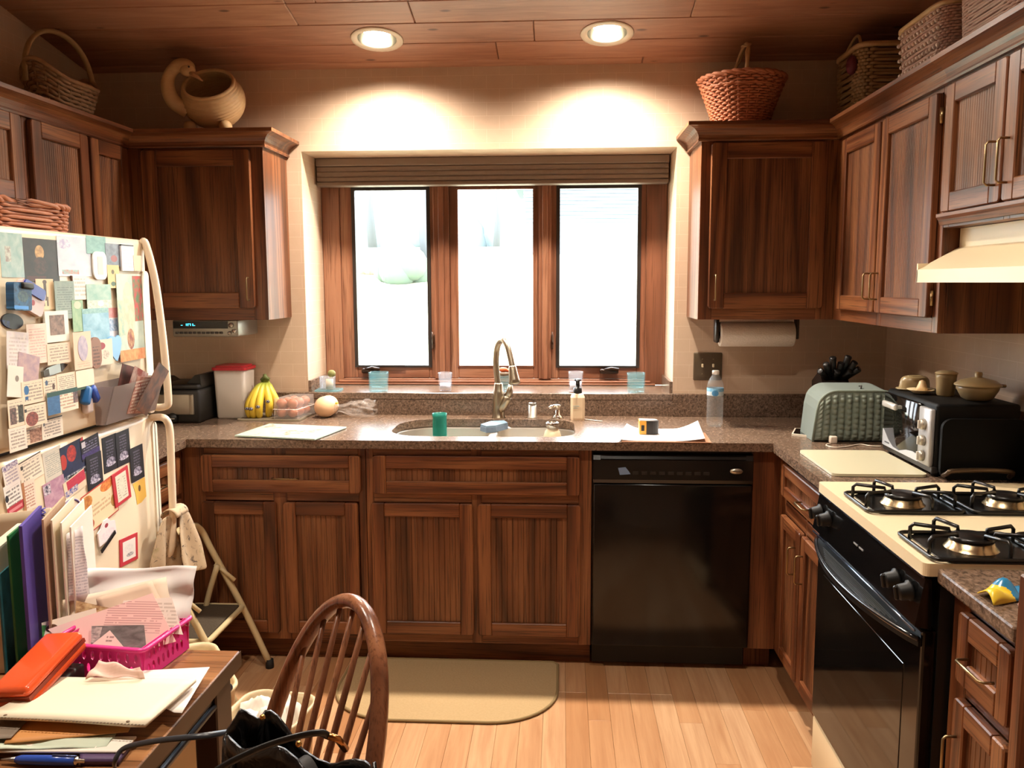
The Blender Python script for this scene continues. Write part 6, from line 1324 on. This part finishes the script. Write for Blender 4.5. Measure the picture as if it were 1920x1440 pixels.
letter([(80, 1195), (185, 1190), (180, 1140), (78, 1168)], -2.206, 34, PT('#ecdcca', None, ax='xz', ells=((.2, .3, .1, .14, '#5a3a28'), (.55, .35, .08, .1, '#4a3a34'), (.85, .5, .2, .1, '#5a5a8a')), rects=((.02, .1, .0, .4, '#4a8a4a'),)), 'spotted_leaflet', 'white leaflet with brown spots at the left of the pink basket', 'leaflet')
letter([(90, 1180), (118, 1206), (268, 1220), (330, 1203), (286, 1112)], -2.214, 36, PT('#f2c9c2', '#c9908f', 24, ax='xz', marg=(.42, .86, .3, .85), wordth=.4), 'pink_letter', 'pink printed letter tilted at the front of the pink basket', 'letter')
letter([(170, 1216), (275, 1222), (270, 1172), (172, 1174)], -2.222, 36, PT('#8a8482', None, ax='xz', mottle=('#5a5452', 3), rects=((.0, .18, .3, .9, '#c8bab4', '#8a8280'),)), 'grey_card', 'grey photographic card before the pink letter', 'card')
letter([(168, 1212), (236, 1218), (206, 1182)], -2.230, 36, PT('#f0d8ce', '#8a6a68', 5, ax='xz', marg=(.4, .6, .3, .7)), 'small_note', 'small pale note with pointed corner in the pink basket', 'note')

# ------------------------------------------------------------------ spindle-back chair with the handbag
CH = oak('chair_wood', '#56301e', '#88563a', '#a26d4b', 'z', .28, 3.0)
hx_, hy_, al, lean, H, W, B0 = .511, -2.437, .7787, .338, .479, .1725, .119
wv = Vector((math.cos(al), -math.sin(al), 0)); bk = Vector((math.sin(al), math.cos(al), 0)); base = Vector((hx_, hy_, .45))
ch = thing('spindle_chair', 'reddish wooden hoop-back spindle chair pulled up to the desk', 'chair', (hx_, hy_, 0))
hp = lambda x, h: base+wv*x+Vector((0, 0, h))+bk*(lean*h)
pts = [hp(-(W*(1-q)+B0*q), (H-.3)*(1-q)) for q in [1-k/8 for k in range(8)]]+[hp(W*math.sin(a), (H-.3)+.3*math.cos(a)) for a in [-PI/2+PI*k/28 for k in range(29)]]+[hp(W*(1-q)+B0*q, (H-.3)*(1-q)) for q in [k/8 for k in range(1, 9)]]
m = MB(); m.tube(pts, .0135, 10, flat=1.25, up=tuple(bk)); m.build('back_hoop', CH, ch)
for k in range(7):
    s = (k-3)/3; xb, xt = s*B0*.72, s*W*.74; ht = (H-.3)+.3*math.sqrt(max(0, 1-(xt/W)**2))
    m = MB(); m.tube([hp(xb, -.005), hp(xb*.6+xt*.4, ht*.4), hp(xt, ht)], [.006, .0072, .005], 8); m.build('spindle', CH, ch)
sc_ = base-bk*.17+Vector((0, 0, -.02))
m = MB(); L = []
for s, z in ((.9, -.022), (1.0, -.012), (1.0, .008), (.96, .016)): L.append([sc_+wv*(.215*s*math.cos(a)*(1 if abs(math.sin(a)) < .99 else 1))+bk*(.205*s*math.sin(a))+Vector((0, 0, z)) for a in [2*PI*k/32 for k in range(32)]])
n_ = 32; m._new([p for l in L for p in l], [(i*n_+k, i*n_+(k+1) % n_, (i+1)*n_+(k+1) % n_, (i+1)*n_+k) for i in range(3) for k in range(n_)]+[tuple(range(n_))[::-1], tuple(range(3*n_, 4*n_))], True); m.build('seat', CH, ch)
legs = []
for sx in (-1, 1):
    for sy in (-1, 1):
        a_ = sc_+wv*(.13*sx)+bk*(.12*sy)+Vector((0, 0, -.02)); b_ = sc_+wv*(.19*sx)+bk*(.19*sy); b_.z = .0; legs.append((a_, b_)); mm_ = a_*.5+b_*.5
        m = MB(); m.tube([b_, b_*.7+a_*.3, mm_, a_*.75+b_*.25, a_], [.011, .016, .019, .015, .013], 10); m.build('leg', CH, ch)
for i, j in ((0, 1), (2, 3)):
    m = MB(); m.tube([legs[i][0]*.45+legs[i][1]*.55, legs[j][0]*.45+legs[j][1]*.55], .009, 8); m.build('stretcher', CH, ch)
m = MB(); m.tube([(legs[0][0]+legs[1][0])*.225+(legs[0][1]+legs[1][1])*.275, (legs[2][0]+legs[3][0])*.225+(legs[2][1]+legs[3][1])*.275], .009, 8); m.build('stretcher', CH, ch)
# handbag on the seat
LEA = NT('black_leather'); v = LEA.coord('Object'); f = LEA.noise(v, 14, 4, .6, 1.0); LEA.p(Base_Color=S('#100e0e'), Roughness=.28, Coat_Weight=.3, Coat_Roughness=.2); LEA.bump(f, .5, .02); LEA = LEA.m
bc = Vector((.625, -2.665, .447))
bg_ = thing('handbag', 'black leather handbag with thin straps standing on the chair', 'handbag', tuple(bc))
ex = Vector((.93, -.36, 0)).normalized(); ey = Vector((.36, .93, 0)).normalized()
def bagf(u, v):
    a = 2*PI*u; s = 1-.12*v**1.5; hgt = .385*v
    rx, ry = .142*s, .066*s*(1-.35*v); fold = 1+.07*math.sin(6*a+2*v)*v+.05*math.sin(11*a-3*v)*v
    top = (.018*math.sin(3*a+.6)+.012*math.sin(7*a))*max(0, v-.6)/.4
    return bc+ex*(rx*fold*math.copysign(abs(math.cos(a))**.7, math.cos(a)))+ey*(ry*fold*math.copysign(abs(math.sin(a))**.7, math.sin(a)))+Vector((0, 0, .002+hgt+top+(.02*v*v*(-math.cos(a)))))
m = MB(); m.grid(60, 22, bagf, closed_u=True); m._new([bagf(k/60, 0) for k in range(60)], [tuple(range(60))]); m.build('bag_body', LEA, bg_, thick=.004)
m = MB(); m.grid(30, 10, lambda u, v: bc+ex*((-.10+.17*u))+ey*((v-.5)*.05*(1-abs(2*u-1)**3))+Vector((0, 0, .31+.05*math.sin(PI*u)+.012*math.sin(14*u))), True); m.build('lining', plain('#1d1a1a', .7), bg_)
for k in range(5):
    u0 = .56+.09*k; P = [bagf(u0, v)+(-ey*.004) for v in (.35, .5, .65, .8, .93)]; m = MB(); m.tube([p+ex*.006*math.sin(i*1.3+k) for i, p in enumerate(P)], [.002, .006, .008, .007, .003], 8); m.build('gather', LEA, bg_)
m = MB(); q = bagf(.98, .86); m.tube(spline([at(215, 1440, 'z', DZ+.01), at(216, 1425, 'z', DZ+.03), at(235, 1402, 'z', DZ+.045), at(300, 1388, 'z', DZ+.07), at(380, 1380, 'z', DZ+.085), at(440, 1371, 'y', -2.57)], 6), .003, 8, flat=1.8); st = m.build('strap', plain('#22262c', .35), bg_)
a, b = at(436, 1371, 'y', -2.572), at(458, 1368, 'y', -2.574); m = MB(); m.tube([a, b], .0065, 8, flat=.6); m.tube([b, b+Vector((.006, 0, .003))], .004, 8); m.build('buckle', plain('#b8804a', .25, 1.0), st)
m = MB(); m.tube([b, b+Vector((.012, -.01, -.004)), bagf(.52, .9)], .004, 8); m.build('strap_tab', LEA, st)
P = [at(u, v, 'y', y) for u, v, y in ((405, 1445, -2.80), (440, 1425, -2.79), (500, 1398, -2.775), (560, 1380, -2.765), (600, 1374, -2.755), (615, 1380, -2.745))]
m = MB(); m.tube(spline(P, 6), .0028, 8, flat=1.8); st2 = m.build('strap', plain('#1c1b1b', .35), bg_)
m = MB(); m.tube([P[-1]+Vector((0, 0, 0)), P[-1]+Vector((.012, .004, -.006)), P[-1]+Vector((.018, .02, -.03))], .005, 8); m.build('ring', plain('#b8804a', .25, 1.0), st2)
for (u, v), y in (((492, 1345), -2.66), ((560, 1395), -2.75)):
    q = at(u, v, 'y', y); m = MB(); m.ball(q, .0045, seg=8, rings=6); m.build('stud', plain('#c89a58', .25, 1.0), bg_)
